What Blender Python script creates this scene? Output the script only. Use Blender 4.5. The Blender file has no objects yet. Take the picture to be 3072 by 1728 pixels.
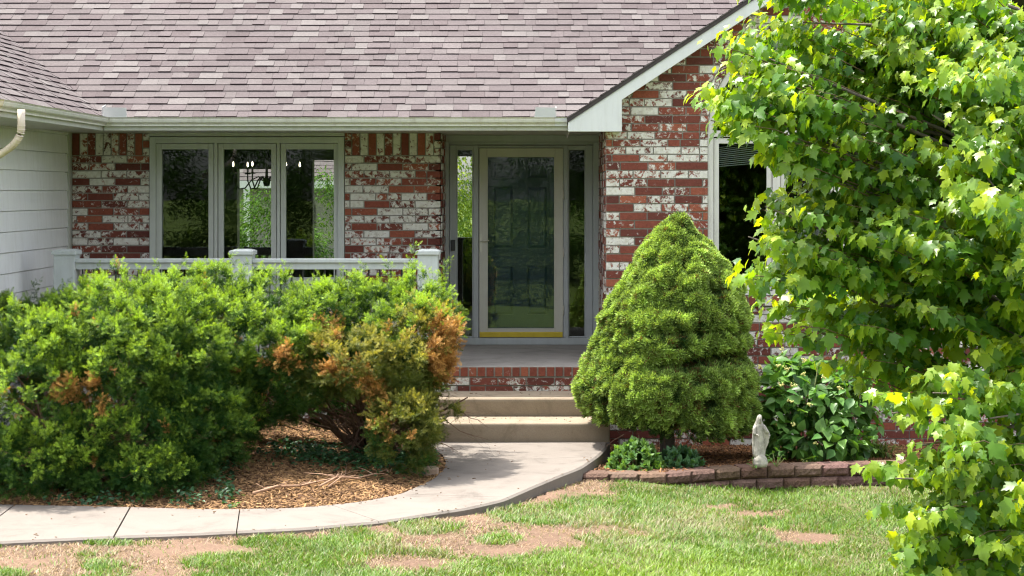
import bpy, math, random
import numpy as np
from mathutils import Vector

random.seed(7)
RNG = np.random.default_rng(11)
C = bpy.context.scene.collection
F = 5236.0          # focal length in photo pixels, camera at (0,0,CZ) looking along +y with a shift lens
VX, VY, CZ = 1640.0, 574.0, 2.275
TH = math.atan(0.667)
CT, ST = math.cos(TH), math.sin(TH)

def P(px, py, Y):
    return np.array([(px - VX) * Y / F, Y, CZ - (py - VY) * Y / F])

def G(px, py, z=0.0):
    Y = F * (CZ - z) / (py - VY)
    return np.array([(px - VX) * Y / F, Y, z])

# ------------------------------------------------------------------ mesh building
class MB:
    def __init__(self):
        self.V, self.Fc, self.Cc, self.n = [], [], [], 0

    def add(self, verts, faces, col=(1, 1, 1)):
        verts = np.asarray(verts, float).reshape(-1, 3)
        self.V.append(verts)
        self.Fc.extend([[i + self.n for i in f] for f in faces])
        c = np.asarray(col, float)
        self.Cc.append(np.broadcast_to(c, (len(verts), 3)) if c.ndim == 1 else c)
        self.n += len(verts)
        return self

    def box(self, x0, x1, y0, y1, z0, z1, col=(1, 1, 1)):
        v = [(x, y, z) for x in (x0, x1) for y in (y0, y1) for z in (z0, z1)]
        return self.add(v, [(0, 1, 3, 2), (4, 6, 7, 5), (0, 4, 5, 1), (2, 3, 7, 6), (0, 2, 6, 4), (1, 5, 7, 3)], col)

    def hexa(self, p8, col=(1, 1, 1)):
        # p8: four bottom points (ccw seen from above) then four top points
        return self.add(p8, [(3, 2, 1, 0), (4, 5, 6, 7), (0, 1, 5, 4), (1, 2, 6, 5), (2, 3, 7, 6), (3, 0, 4, 7)], col)

    def prism(self, pts, a, b, axis, col=(1, 1, 1)):
        # pts: 2D outline, extruded along axis 'x' 'y' or 'z' from a to b
        def mk(p, t):
            return {'x': (t, p[0], p[1]), 'y': (p[0], t, p[1]), 'z': (p[0], p[1], t)}[axis]
        n = len(pts)
        v = [mk(p, a) for p in pts] + [mk(p, b) for p in pts]
        f = [tuple(range(n))[::-1], tuple(range(n, 2 * n))] + [(i, (i + 1) % n, n + (i + 1) % n, n + i) for i in range(n)]
        return self.add(v, f, col)

    def tube(self, path, radii, seg=7, col=(1, 1, 1)):
        path = [Vector(p) for p in path]
        if not hasattr(radii, '__len__'):
            radii = [radii] * len(path)
        rings = []
        for i, p in enumerate(path):
            d = (path[min(i + 1, len(path) - 1)] - path[max(i - 1, 0)])
            d = d.normalized() if d.length > 1e-9 else Vector((0, 0, 1))
            u = d.cross(Vector((0, 0, 1)) if abs(d.z) < .9 else Vector((1, 0, 0))).normalized()
            w = d.cross(u)
            for k in range(seg):
                a = 2 * math.pi * k / seg
                rings.append(tuple(p + (u * math.cos(a) + w * math.sin(a)) * radii[i]))
        f = []
        for i in range(len(path) - 1):
            for k in range(seg):
                f.append((i * seg + k, i * seg + (k + 1) % seg, (i + 1) * seg + (k + 1) % seg, (i + 1) * seg + k))
        f.append(tuple(range(seg))[::-1])
        f.append(tuple(range((len(path) - 1) * seg, len(path) * seg)))
        return self.add(rings, f, col)

    def lathe(self, cx, cy, prof, seg=14, col=(1, 1, 1)):
        v, f = [], []
        for r, z in prof:
            for k in range(seg):
                a = 2 * math.pi * k / seg
                v.append((cx + r * math.cos(a), cy + r * math.sin(a), z))
        for i in range(len(prof) - 1):
            for k in range(seg):
                f.append((i * seg + k, i * seg + (k + 1) % seg, (i + 1) * seg + (k + 1) % seg, (i + 1) * seg + k))
        f.append(tuple(range(seg))[::-1])
        f.append(tuple(range((len(prof) - 1) * seg, len(prof) * seg)))
        return self.add(v, f, col)

BASE = {}

def link(me, name, m, parent, smooth, bevel):
    o = bpy.data.objects.new(name, me)
    C.objects.link(o)
    if m is not None:
        me.materials.append(m)
    if parent is not None:
        o.parent = parent
    if smooth:
        me.polygons.foreach_set('use_smooth', np.ones(len(me.polygons), bool))
    if bevel:
        b = o.modifiers.new('bevel', 'BEVEL')
        b.width = bevel; b.segments = 2; b.limit_method = 'ANGLE'; b.angle_limit = math.radians(40)
    return o

def base_of(parent):
    return np.array(BASE.get(parent.name, (0, 0, 0)), float) if parent is not None else np.zeros(3)

def obj(name, mb, m, parent=None, smooth=False, bevel=0.0):
    b = base_of(parent)
    V = np.concatenate(mb.V) - b
    me = bpy.data.meshes.new(name)
    me.from_pydata(V.tolist(), [], mb.Fc)
    a = me.attributes.new('Col', 'FLOAT_COLOR', 'POINT')
    cc = np.concatenate(mb.Cc)
    a.data.foreach_set('color', np.concatenate([cc, np.ones((len(cc), 1))], 1).astype(np.float32).ravel())
    me.update()
    o = link(me, name, m, parent, smooth, bevel)
    BASE[o.name] = tuple(b)
    return o

def objnp(name, V, faces, cols, m, parent=None, smooth=False):
    """V (n,3), faces: list of int arrays (k, nv)."""
    b = base_of(parent)
    V = V - b
    me = bpy.data.meshes.new(name)
    me.vertices.add(len(V))
    me.vertices.foreach_set('co', V.astype(np.float32).ravel())
    idx = np.concatenate([f.ravel() for f in faces]).astype(np.int32)
    cnt = np.concatenate([np.full(len(f), f.shape[1], np.int32) for f in faces])
    me.loops.add(len(idx))
    me.loops.foreach_set('vertex_index', idx)
    me.polygons.add(len(cnt))
    me.polygons.foreach_set('loop_start', np.concatenate([[0], np.cumsum(cnt)[:-1]]).astype(np.int32))
    a = me.attributes.new('Col', 'FLOAT_COLOR', 'POINT')
    a.data.foreach_set('color', np.concatenate([cols, np.ones((len(cols), 1))], 1).astype(np.float32).ravel())
    me.update(calc_edges=True)
    me.validate()
    o = link(me, name, m, parent, smooth, 0)
    BASE[o.name] = tuple(b)
    return o

def thing(name, label, cat, loc, group=None):
    o = bpy.data.objects.new(name, None)
    C.objects.link(o)
    o.empty_display_size = .2
    o.location = tuple(float(t) for t in loc)
    o['label'] = label; o['category'] = cat
    if group: o['group'] = group
    BASE[o.name] = tuple(float(t) for t in loc)
    return o

def tag(o, label=None, cat=None, group=None, kind=None):
    if label: o['label'] = label
    if cat: o['category'] = cat
    if group: o['group'] = group
    if kind: o['kind'] = kind
    return o

# scatter a template -------------------------------------------------------------
def nrmz(a):
    return a / np.maximum(np.linalg.norm(a, axis=-1, keepdims=True), 1e-9)

def basis(d, up):
    x = nrmz(d)
    y = nrmz(np.cross(up, x))
    z = np.cross(x, y)
    return np.stack([x, y, z], axis=2)      # columns

def scatter(T, TF, pos, R, sc):
    """T (k,3) template, TF list of face arrays; returns V (n*k,3), list of faces."""
    n, k = len(pos), len(T)
    sc = np.asarray(sc, float)
    if sc.ndim == 1:
        L = T[None] * sc[:, None, None]
    else:
        L = T[None] * sc[:, None, :]
    V = pos[:, None, :] + np.einsum('nij,nkj->nki', R, L)
    off = (np.arange(n) * k)[:, None, None]
    faces = [(f[None] + off).reshape(-1, f.shape[1]) for f in TF]
    return V.reshape(-1, 3), faces

class Cloud:
    def __init__(self): self.V, self.F, self.C, self.n = [], [], [], 0
    def add(self, V, faces, cols):
        self.V.append(V); self.C.append(cols)
        self.F += [f + self.n for f in faces]
        self.n += len(V)
    def obj(self, name, m, parent=None, smooth=False):
        return objnp(name, np.concatenate(self.V), self.F, np.concatenate(self.C), m, parent, smooth)

# cheap smooth value noise in numpy
_PERM = np.random.default_rng(3).random((64, 64, 64))
def vnoise(p, scale):
    q = np.asarray(p, float) * scale
    i = np.floor(q).astype(int); f = q - i
    f = f * f * (3 - 2 * f)
    out = 0
    for dx in (0, 1):
        for dy in (0, 1):
            for dz in (0, 1):
                w = (f[..., 0] if dx else 1 - f[..., 0]) * (f[..., 1] if dy else 1 - f[..., 1]) * (f[..., 2] if dz else 1 - f[..., 2])
                out = out + w * _PERM[(i[..., 0] + dx) % 64, (i[..., 1] + dy) % 64, (i[..., 2] + dz) % 64]
    return out

# ------------------------------------------------------------------ materials
def new_mat(name):
    m = bpy.data.materials.new(name); m.use_nodes = True
    nt = m.node_tree; nt.nodes.clear()
    out = nt.nodes.new('ShaderNodeOutputMaterial')
    return m, nt, out

def N(nt, t, **kw):
    n = nt.nodes.new(t)
    for k, v in kw.items(): setattr(n, k, v)
    return n

def setin(n, **kw):
    for k, v in kw.items(): n.inputs[k.replace('_', ' ')].default_value = v

def noise(nt, scale, detail=4.0, rough=.55, dist=0.0, vec=None):
    n = N(nt, 'ShaderNodeTexNoise')
    setin(n, Scale=scale, Detail=detail, Roughness=rough, Distortion=dist)
    if vec is not None: nt.links.new(vec, n.inputs['Vector'])
    return n

def ramp(nt, fac, stops):
    r = N(nt, 'ShaderNodeValToRGB')
    el = r.color_ramp.elements
    while len(el) < len(stops): el.new(.5)
    for e, (p, c) in zip(el, stops):
        e.position = p; e.color = (*c, 1) if len(c) == 3 else c
    nt.links.new(fac, r.inputs['Fac'])
    return r

def mixc(nt, fac, a, b, blend='MIX'):
    n = N(nt, 'ShaderNodeMix', data_type='RGBA', blend_type=blend)
    for sock, val in ((n.inputs[0], fac), (n.inputs[6], a), (n.inputs[7], b)):
        if hasattr(val, 'is_linked') or hasattr(val, 'links'): nt.links.new(val, sock)
        elif isinstance(val, (int, float)): sock.default_value = val
        else: sock.default_value = (*val, 1)
    return n.outputs[2]

def objvec(nt):
    return N(nt, 'ShaderNodeTexCoord').outputs['Object']

def bump(nt, h, strength, dist, bsdf):
    b = N(nt, 'ShaderNodeBump'); setin(b, Strength=strength, Distance=dist)
    nt.links.new(h, b.inputs['Height']); nt.links.new(b.outputs[0], bsdf.inputs['Normal'])

def mat_plain(name, rgb, rough=.5, var=.12, scale=3.0, bstr=.0, bscale=200, bdist=.002, metal=0., spec=.5, dark=None, streak=0.0):
    m, nt, out = new_mat(name)
    b = N(nt, 'ShaderNodeBsdfPrincipled')
    v = objvec(nt)
    n1 = noise(nt, scale, 6, .65, .3, v)
    lo = tuple(c * (1 - var) for c in (dark or rgb)); hi = tuple(min(1, c * (1 + var)) for c in rgb)
    r = ramp(nt, n1.outputs['Fac'], [(.3, lo), (.7, hi)])
    colo = r.outputs[0]
    if streak:
        mp = N(nt, 'ShaderNodeMapping'); mp.inputs['Scale'].default_value = (9, 9, .9)
        nt.links.new(v, mp.inputs['Vector'])
        ns = noise(nt, 1.7, 7, .72, .3, mp.outputs[0])
        rs = ramp(nt, ns.outputs['Fac'], [(.28, (1 - streak, 1 - streak * 1.1, 1 - streak * 1.3)), (.52, (1, 1, 1))])
        nd = noise(nt, 26, 6, .8, 0, v)
        rd = ramp(nt, nd.outputs['Fac'], [(.26, (1 - streak * 1.6, 1 - streak * 1.7, 1 - streak * 1.9)), (.36, (1, 1, 1))])
        colo = mixc(nt, 1.0, mixc(nt, 1.0, colo, rs.outputs[0], 'MULTIPLY'), rd.outputs[0], 'MULTIPLY')
    nt.links.new(colo, b.inputs['Base Color'])
    setin(b, Roughness=rough, Metallic=metal)
    b.inputs['Specular IOR Level'].default_value = spec
    if bstr:
        n2 = noise(nt, bscale, 3, .6, 0, v); bump(nt, n2.outputs['Fac'], bstr, bdist, b)
    nt.links.new(b.outputs[0], out.inputs['Surface'])
    return m

def mat_leaf(name, trans=.4, rough=.45, spec=.4, tint=(1.25, 1.15, .45), nscale=9, namt=.35):
    m, nt, out = new_mat(name)
    a = N(nt, 'ShaderNodeAttribute', attribute_name='Col')
    n1 = noise(nt, nscale, 3, .6, 0, objvec(nt))
    k = ramp(nt, n1.outputs['Fac'], [(.3, (1 - namt,) * 3), (.7, (1 + namt * .6,) * 3)])
    col = mixc(nt, 1.0, a.outputs['Color'], k.outputs[0], 'MULTIPLY')
    b = N(nt, 'ShaderNodeBsdfPrincipled'); setin(b, Roughness=rough)
    b.inputs['Specular IOR Level'].default_value = spec
    nt.links.new(col, b.inputs['Base Color'])
    t = N(nt, 'ShaderNodeBsdfTranslucent')
    tc = mixc(nt, 1.0, col, tint, 'MULTIPLY')
    nt.links.new(tc, t.inputs['Color'])
    mx = N(nt, 'ShaderNodeMixShader'); mx.inputs[0].default_value = trans
    nt.links.new(b.outputs[0], mx.inputs[1]); nt.links.new(t.outputs[0], mx.inputs[2])
    nt.links.new(mx.outputs[0], out.inputs['Surface'])
    return m

def mat_attr(name, rough=.8, var=.2, scale=30, bstr=.3, bscale=150, bdist=.003, spec=.3, wear=0.0):
    m, nt, out = new_mat(name)
    b = N(nt, 'ShaderNodeBsdfPrincipled'); setin(b, Roughness=rough)
    b.inputs['Specular IOR Level'].default_value = spec
    v = objvec(nt)
    a = N(nt, 'ShaderNodeAttribute', attribute_name='Col')
    n1 = noise(nt, scale, 5, .7, 0, v)
    k = ramp(nt, n1.outputs['Fac'], [(.3, (1 - var,) * 3), (.7, (1 + var * .7,) * 3)])
    colo = mixc(nt, 1.0, a.outputs['Color'], k.outputs[0], 'MULTIPLY')
    if wear:
        nw = noise(nt, 1.1, 7, .7, .8, v); nw2 = noise(nt, 34, 6, .8, 0, v)
        w1 = ramp(nt, nw.outputs['Fac'], [(.3, (1 - wear,) * 3), (.7, (1 + wear,) * 3)])
        w2 = ramp(nt, nw2.outputs['Fac'], [(.3, (1 - wear * 1.6,) * 3), (.7, (1 + wear * 1.3,) * 3)])
        colo = mixc(nt, 1.0, mixc(nt, 1.0, colo, w1.outputs[0], 'MULTIPLY'), w2.outputs[0], 'MULTIPLY')
    nt.links.new(colo, b.inputs['Base Color'])
    if bstr:
        n2 = noise(nt, bscale, 3, .6, 0, v); bump(nt, n2.outputs['Fac'], bstr, bdist, b)
    nt.links.new(b.outputs[0], out.inputs['Surface'])
    return m

def mat_brick():
    """Col.r tone, Col.g limewash cover, Col.b 1 = brick, 0 = mortar."""
    m, nt, out = new_mat('limewashed_brick')
    b = N(nt, 'ShaderNodeBsdfPrincipled'); setin(b, Roughness=.85)
    b.inputs['Specular IOR Level'].default_value = .25
    v = objvec(nt)
    a = N(nt, 'ShaderNodeAttribute', attribute_name='Col')
    s = N(nt, 'ShaderNodeSeparateColor'); nt.links.new(a.outputs['Color'], s.inputs[0])
    red = ramp(nt, s.outputs[0], [(0, (.115, .036, .028)), (.35, (.19, .054, .037)), (.75, (.25, .070, .044)), (1, (.32, .100, .056))])
    n0 = noise(nt, 40, 5, .7, .4, v)
    kk = ramp(nt, n0.outputs['Fac'], [(.25, (.7,) * 3), (.75, (1.25,) * 3)])
    redc = mixc(nt, 1.0, red.outputs[0], kk.outputs[0], 'MULTIPLY')
    cb = N(nt, 'ShaderNodeCombineXYZ'); mo = N(nt, 'ShaderNodeMath', operation='MULTIPLY'); mo.inputs[1].default_value = 37.0
    nt.links.new(s.outputs[0], mo.inputs[0])
    for q in range(3): nt.links.new(mo.outputs[0], cb.inputs[q])
    va = N(nt, 'ShaderNodeVectorMath', operation='ADD'); nt.links.new(v, va.inputs[0]); nt.links.new(cb.outputs[0], va.inputs[1])
    n1 = noise(nt, 17, 9, .72, .5, va.outputs[0])
    th = N(nt, 'ShaderNodeMath', operation='SUBTRACT')
    nt.links.new(s.outputs[1], th.inputs[0]); nt.links.new(n1.outputs['Fac'], th.inputs[1])
    mr = N(nt, 'ShaderNodeMapRange'); setin(mr, From_Min=-.035, From_Max=.04)
    nt.links.new(th.outputs[0], mr.inputs['Value'])
    n2 = noise(nt, 25, 6, .7, 0, v)
    wht = ramp(nt, n2.outputs['Fac'], [(.25, (.44, .40, .33)), (.5, (.66, .63, .57)), (.75, (.76, .74, .70))])
    c1 = mixc(nt, mr.outputs[0], redc, wht.outputs[0])
    n3 = noise(nt, 14, 6, .7, .5, v)
    mor = ramp(nt, n3.outputs['Fac'], [(.3, (.20, .185, .16)), (.7, (.35, .33, .285))])
    gt = N(nt, 'ShaderNodeMath', operation='GREATER_THAN'); gt.inputs[1].default_value = .5
    nt.links.new(s.outputs[2], gt.inputs[0])
    c2 = mixc(nt, gt.outputs[0], mor.outputs[0], c1)
    nt.links.new(c2, b.inputs['Base Color'])
    n4 = noise(nt, 120, 5, .7, 0, v)
    ad = N(nt, 'ShaderNodeMath', operation='ADD')
    ml = N(nt, 'ShaderNodeMath', operation='MULTIPLY'); ml.inputs[1].default_value = .8
    nt.links.new(mr.outputs[0], ml.inputs[0]); nt.links.new(n4.outputs['Fac'], ad.inputs[0]); nt.links.new(ml.outputs[0], ad.inputs[1])
    bump(nt, ad.outputs[0], .5, .004, b)
    nt.links.new(b.outputs[0], out.inputs['Surface'])
    return m

def mat_glass():
    m, nt, out = new_mat('window_glass')
    tr = N(nt, 'ShaderNodeBsdfTransparent'); tr.inputs[0].default_value = (.84, .87, .85, 1)
    gl = N(nt, 'ShaderNodeBsdfGlossy'); gl.inputs['Roughness'].default_value = .0
    gl.inputs['Color'].default_value = (.95, 1, .98, 1)
    n = noise(nt, 2.2, 2, .5, 0, objvec(nt))
    bp = N(nt, 'ShaderNodeBump'); setin(bp, Strength=.015, Distance=.02)
    nt.links.new(n.outputs['Fac'], bp.inputs['Height']); nt.links.new(bp.outputs[0], gl.inputs['Normal'])
    fr = N(nt, 'ShaderNodeFresnel'); fr.inputs['IOR'].default_value = 1.5
    mx = N(nt, 'ShaderNodeMixShader')
    nt.links.new(fr.outputs[0], mx.inputs[0]); nt.links.new(tr.outputs[0], mx.inputs[1]); nt.links.new(gl.outputs[0], mx.inputs[2])
    nt.links.new(mx.outputs[0], out.inputs['Surface'])
    return m

def mat_concrete(name, rgb, warm):
    m, nt, out = new_mat(name)
    b = N(nt, 'ShaderNodeBsdfPrincipled'); setin(b, Roughness=.9)
    b.inputs['Specular IOR Level'].default_value = .2
    v = objvec(nt)
    n1 = noise(nt, 2.4, 9, .78, .6, v); n2 = noise(nt, 160, 4, .7, 0, v)
    r1 = ramp(nt, n1.outputs['Fac'], [(.32, tuple(c * .68 for c in warm)), (.48, warm), (.72, rgb)])
    r2 = ramp(nt, n2.outputs['Fac'], [(.3, (.82,) * 3), (.7, (1.1,) * 3)])
    nt.links.new(mixc(nt, 1.0, r1.outputs[0], r2.outputs[0], 'MULTIPLY'), b.inputs['Base Color'])
    bump(nt, n2.outputs['Fac'], .35, .002, b)
    nt.links.new(b.outputs[0], out.inputs['Surface'])
    return m

def mat_emit(name, rgb, s):
    m, nt, out = new_mat(name)
    e = N(nt, 'ShaderNodeEmission'); e.inputs[0].default_value = (*rgb, 1); e.inputs[1].default_value = s
    nt.links.new(e.outputs[0], out.inputs['Surface'])
    return m

M = {}
M['brick'] = mat_brick()
M['glass'] = mat_glass()
M['trim'] = mat_plain('painted_trim', (.47, .475, .43), .5, .04, 6, .1, 60, .001, streak=0.14)
M['gable'] = mat_plain('painted_gable_board', (.64, .65, .645), .6, .04, 4, .25, 140, .0015, streak=0.10)
M['siding'] = mat_plain('painted_siding', (.85, .85, .85), .55, .04, 3, .12, 60, .001, streak=0.09)
M['soffit'] = mat_plain('painted_soffit', (.44, .43, .35), .6, .06, 4, streak=0.12)
M['gutter'] = mat_plain('gutter_enamel', (.62, .61, .55), .35, .05, 5, streak=0.20)
M['beige'] = mat_plain('beige_enamel', (.62, .52, .43), .4, .05, 6, streak=0.15)
M['guard'] = mat_plain('grey_sheet_metal', (.50, .50, .49), .45, .05, 6, metal=.3)
M['rail'] = mat_plain('painted_rail', (.53, .565, .55), .5, .05, 8, .12, 70, .001, streak=0.12)
M['black'] = mat_plain('black_metal', (.02, .02, .022), .4, .1, 20)
M['frame'] = mat_plain('window_frame', (.50, .515, .48), .45, .04, 6, streak=0.10)
M['frame_wing'] = mat_plain('wing_window_frame', (.60, .58, .54), .45, .05, 6, streak=0.10)
M['doorframe'] = mat_plain('door_frame_paint', (.40, .42, .42), .5, .05, 6, streak=0.10)
M['storm'] = mat_plain('storm_door_enamel', (.52, .50, .43), .4, .04, 6, streak=0.06)
M['navy'] = mat_plain('navy_door_paint', (.020, .043, .078), .35, .15, 5)
M['brass'] = mat_plain('brass', (.75, .55, .08), .28, .08, 9, metal=.85)
M['nickel'] = mat_plain('nickel', (.58, .55, .48), .35, .08, 12, metal=.25)
M['porch'] = mat_concrete('porch_concrete', (.36, .335, .31), (.30, .275, .25))
M['step'] = mat_concrete('step_concrete', (.315, .262, .198), (.27, .216, .157))
M['walk'] = mat_concrete('walk_concrete', (.218, .193, .169), (.190, .166, .145))
M['shingle'] = mat_attr('asphalt_shingle', .95, .26, 110, .5, 300, .003, .15, wear=.09)
M['shingle_edge'] = mat_plain('roof_edge', (.055, .045, .045), .9, .2, 12)
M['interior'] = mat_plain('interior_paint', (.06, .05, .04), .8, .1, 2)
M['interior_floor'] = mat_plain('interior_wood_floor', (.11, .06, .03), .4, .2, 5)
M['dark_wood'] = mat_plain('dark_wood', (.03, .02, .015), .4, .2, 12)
M['soil'] = None
M['bark'] = mat_plain('brown_bark', (.15, .085, .055), .9, .35, 30, .6, 60, .01)
M['bark_grey'] = mat_plain('grey_bark', (.16, .13, .11), .9, .3, 25, .6, 60, .01)
M['yew'] = mat_leaf('yew_needles', .32, .5, .18, (1.25, 1.15, .3), 5, .25)
M['deadneedle'] = mat_leaf('dead_needles', .2, .6, .2, (1.1, .9, .6), 6, .3)
M['spruce'] = mat_leaf('spruce_needles', .25, .55, .18, (1.2, 1.1, .4), 6, .25)
M['maple'] = mat_leaf('maple_leaf', .52, .36, .42, (2.0, 1.6, .18), 4, .2)
M['broadleaf'] = mat_leaf('broad_leaf', .35, .42, .35, (1.2, 1.2, .3), 8, .25)
M['grass'] = mat_leaf('grass_blade', .3, .5, .35, (1.1, 1.15, .5), 3, .2)
M['mulch'] = mat_attr('mulch_chip', .9, .25, 60, 0)
M['block'] = mat_attr('split_face_block', .95, .38, 45, .9, 70, .012, .15)
M['stone'] = mat_plain('weathered_cast_stone', (.42, .39, .335), .85, .25, 22, .4, 90, .003, dark=(.26, .245, .22))
M['treeline'] = mat_leaf('treeline_leaf', .3, .7, .05, (1.2, 1.15, .4), 2, .4)

# ------------------------------------------------------------------ brick panels
GROUT = .0125
def brickcol(r=None, p_white=.27):
    t = random.random() if r is None else r
    k = random.random()
    if k < p_white: g = random.uniform(.53, .61)
    elif k < p_white + .33: g = random.uniform(.455, .54)
    else: g = random.uniform(.30, .445)
    return (t, g, 1.0)

class Panel:
    """A brick face in the plane O + u*U + v*W, outward normal Nn."""
    def __init__(self, O, U, W, Nn, proud=.010, thick=.10, p_white=.27):
        self.O, self.U, self.W, self.Nn = [np.array(t, float) for t in (O, U, W, Nn)]
        self.mb = MB(); self.proud = proud; self.thick = thick; self.pw = p_white
    def pt(self, u, v, n): return self.O + u * self.U + v * self.W + n * self.Nn
    def quad_block(self, ub0, ub1, ut0, ut1, v0, v1, n0, n1, col):
        p = [self.pt(ub0, v0, n0), self.pt(ub1, v0, n0), self.pt(ut1, v1, n0), self.pt(ut0, v1, n0),
             self.pt(ub0, v0, n1), self.pt(ub1, v0, n1), self.pt(ut1, v1, n1), self.pt(ut0, v1, n1)]
        self.mb.hexa(p, col)
    def brick(self, ub0, ub1, ut0, ut1, v0, v1, col=None, h=GROUT / 2):
        if max(ub1 - ub0, ut1 - ut0) < .02: return
        j = random.uniform(-.0015, .0015)
        self.quad_block(ub0 + h, ub1 - h, ut0 + h, ut1 - h, v0 + h + j, v1 - h + j, -.02, self.proud + random.uniform(-.002, .002), col or brickcol(None, self.pw))
    def mortar(self, ub0, ub1, ut0, ut1, v0, v1):
        self.quad_block(ub0, ub1, ut0, ut1, v0, v1, -self.thick, 0, (.5, 0, 0))
    def courses(self, v0, v1, ch, bl, ranges, phase=0.0):
        nv = max(1, round((v1 - v0) / ch)); ch = (v1 - v0) / nv
        for k in range(nv):
            a, b = v0 + k * ch, v0 + (k + 1) * ch
            off = ((k % 2) * .5 + phase) * bl + random.uniform(-.012, .012)
            ra, rb = ranges(a + 1e-6), ranges(b - 1e-6)
            if len(ra) != len(rb):
                rm = ranges((a + b) / 2); ra = rb = rm
            for (a0, a1), (b0, b1) in zip(ra, rb):
                self.mortar(a0, a1, b0, b1, a, b)
                lo, hi = min(a0, b0), max(a1, b1)
                x = math.floor((lo - off) / bl) * bl + off
                while x < hi:
                    x2 = x + bl
                    if random.random() < .07:
                        xs = [(x, x + bl * .45), (x + bl * .45, x2)]
                    else: xs = [(x, x2)]
                    for p, q in xs:
                        # swallow slivers at the ends
                        if p - lo < .05 and p > lo - 1e9: p = lo if p < lo + .05 else p
                        if hi - q < .05: q = hi
                        if q - lo < .05 or hi - p < .05: continue
                        c0, c1 = max(p, a0), min(q, a1)
                        d0, d1 = max(p, b0), min(q, b1)
                        if c1 - c0 < .012 and d1 - d0 < .012: continue
                        if c1 < c0: c0 = c1 = (c0 + c1) / 2
                        if d1 < d0: d0 = d1 = (d0 + d1) / 2
                        self.brick(c0, c1, d0, d1, a, b)
                    x = x2

# ------------------------------------------------------------------ roof courses
SH_A, SH_B, SH_C, SH_D = np.array((.116, .097, .098)), np.array((.129, .111, .110)), np.array((.146, .130, .127)), np.array((.102, .083, .084))
SH_EDGE = np.array((.020, .010, .010))
def shingles(mb, O, U, S, Nn, dmax, rng, e=.127):
    O, U, S, Nn = [np.array(t, float) for t in (O, U, S, Nn)]
    nk = int(dmax / e)
    for k in range(nk):
        d0, d1 = k * e, (k + 1) * e + .012
        l0, h0 = rng(d0); l1, h1 = rng(d1)
        x = min(l0, l1) + random.uniform(-.2, 0)
        top = max(h0, h1)
        thick = random.random() < .5
        ph = random.uniform(0, 6)
        wob = lambda u: .0035 * math.sin(u * 1.9 + ph) + .002 * math.sin(u * 4.7 + ph * 2)
        while x < top:
            w = random.choice((.11, .13, .15, .17, .2, .24, .27))
            a, b = x, x + w
            x = b
            thick = not thick if random.random() < .75 else thick
            t = (random.uniform(.0098, .0125) if thick else random.uniform(.0056, .0072))
            a0, b0 = max(a, l0), min(b, h0); a1, b1 = max(a, l1), min(b, h1)
            if b0 <= a0 and b1 <= a1: continue
            if b0 < a0: a0 = b0 = min(max(a, l0), h0)
            if b1 < a1: a1 = b1 = min(max(a, l1), h1)
            r = random.random()
            c = (SH_A if r < .42 else SH_B if r < .72 else SH_C if r < .84 else SH_D) * random.uniform(.93, 1.07)
            dj = random.uniform(-.004, .004)
            gp = .0012
            def pt(u, d, n): return O + u * U + d * S + n * Nn
            za, zb = wob(a), wob(b)
            p = [pt(a0 + gp, d0 + dj + za, -.002), pt(b0 - gp, d0 + dj + zb, -.002), pt(b1 - gp, d1, -.003), pt(a1 + gp, d1, -.003),
                 pt(a0 + gp, d0 + dj + za, t + .004), pt(b0 - gp, d0 + dj + zb, t + .004), pt(b1 - gp, d1, .003), pt(a1 + gp, d1, .003)]
            mb.hexa(p, c)
            mb.add([q - S * .0012 for q in (p[0], p[1], p[5], p[4])], [(0, 1, 2, 3)], SH_EDGE)

# ================================================================== HOUSE
YB, YW, YD, YE = 18.70, 17.30, 19.40, 17.20     # porch back wall, wing wall, door plane, roof edge
ZP = .575                                        # porch floor
ZE = 3.0                                         # roof edge height
XS = -5.12                                       # siding wall of the left wing
house = thing('brick_house', 'whitewashed red brick house with grey trim, covered porch and mauve shingle roof', 'house', (0, YB, 0))

def uv_wall_y(Y, xs_ranges, v0, v1, **kw):
    return Panel((0, Y, 0), (1, 0, 0), (0, 0, 1), (0, -1, 0), **kw)

CH, BL = .0813, .274
# --- porch back wall, left panel
def porch_panel(x0, x1, header_at, name):
    p = Panel((0, YB, 0), (1, 0, 0), (0, 0, 1), (0, -1, 0), p_white=.36)
    p.courses(ZP, 2.657, CH, BL, lambda v: [(x0, x1)], .1 if x0 < -4 else .35)
    # soldier course with stacked headers at the window side
    p.mortar(x0, x1, x0, x1, 2.657, 2.90)
    hx = .078
    sol = [x0, x1]
    for side in header_at:
        a = (x1 - hx) if side == 'r' else x0
        for k in range(3):
            z0 = 2.657 + k * .081
            p.brick(a, a + hx, a, a + hx, z0, z0 + .081)
        if side == 'r': sol[1] -= hx
        else: sol[0] += hx
    n = max(1, round((sol[1] - sol[0]) / .0842)); w = (sol[1] - sol[0]) / n
    for k in range(n):
        a = sol[0] + k * w
        p.brick(a, a + w, a, a + w, 2.657, 2.90, brickcol(None, .85 if k % 2 else .12))
    return obj(name, p.mb, M['brick'], house)
porch_panel(-5.085, -4.25, 'r', 'brick_wall')
porch_panel(-2.165, -1.132, 'lr', 'brick_wall')
# below the porch window
p = Panel((0, YB, 0), (1, 0, 0), (0, 0, 1), (0, -1, 0), p_white=.36)
p.courses(ZP, 1.20, CH, BL, lambda v: [(-4.25, -2.165)], .2)
obj('brick_wall', p.mb, M['brick'], house)
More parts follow.
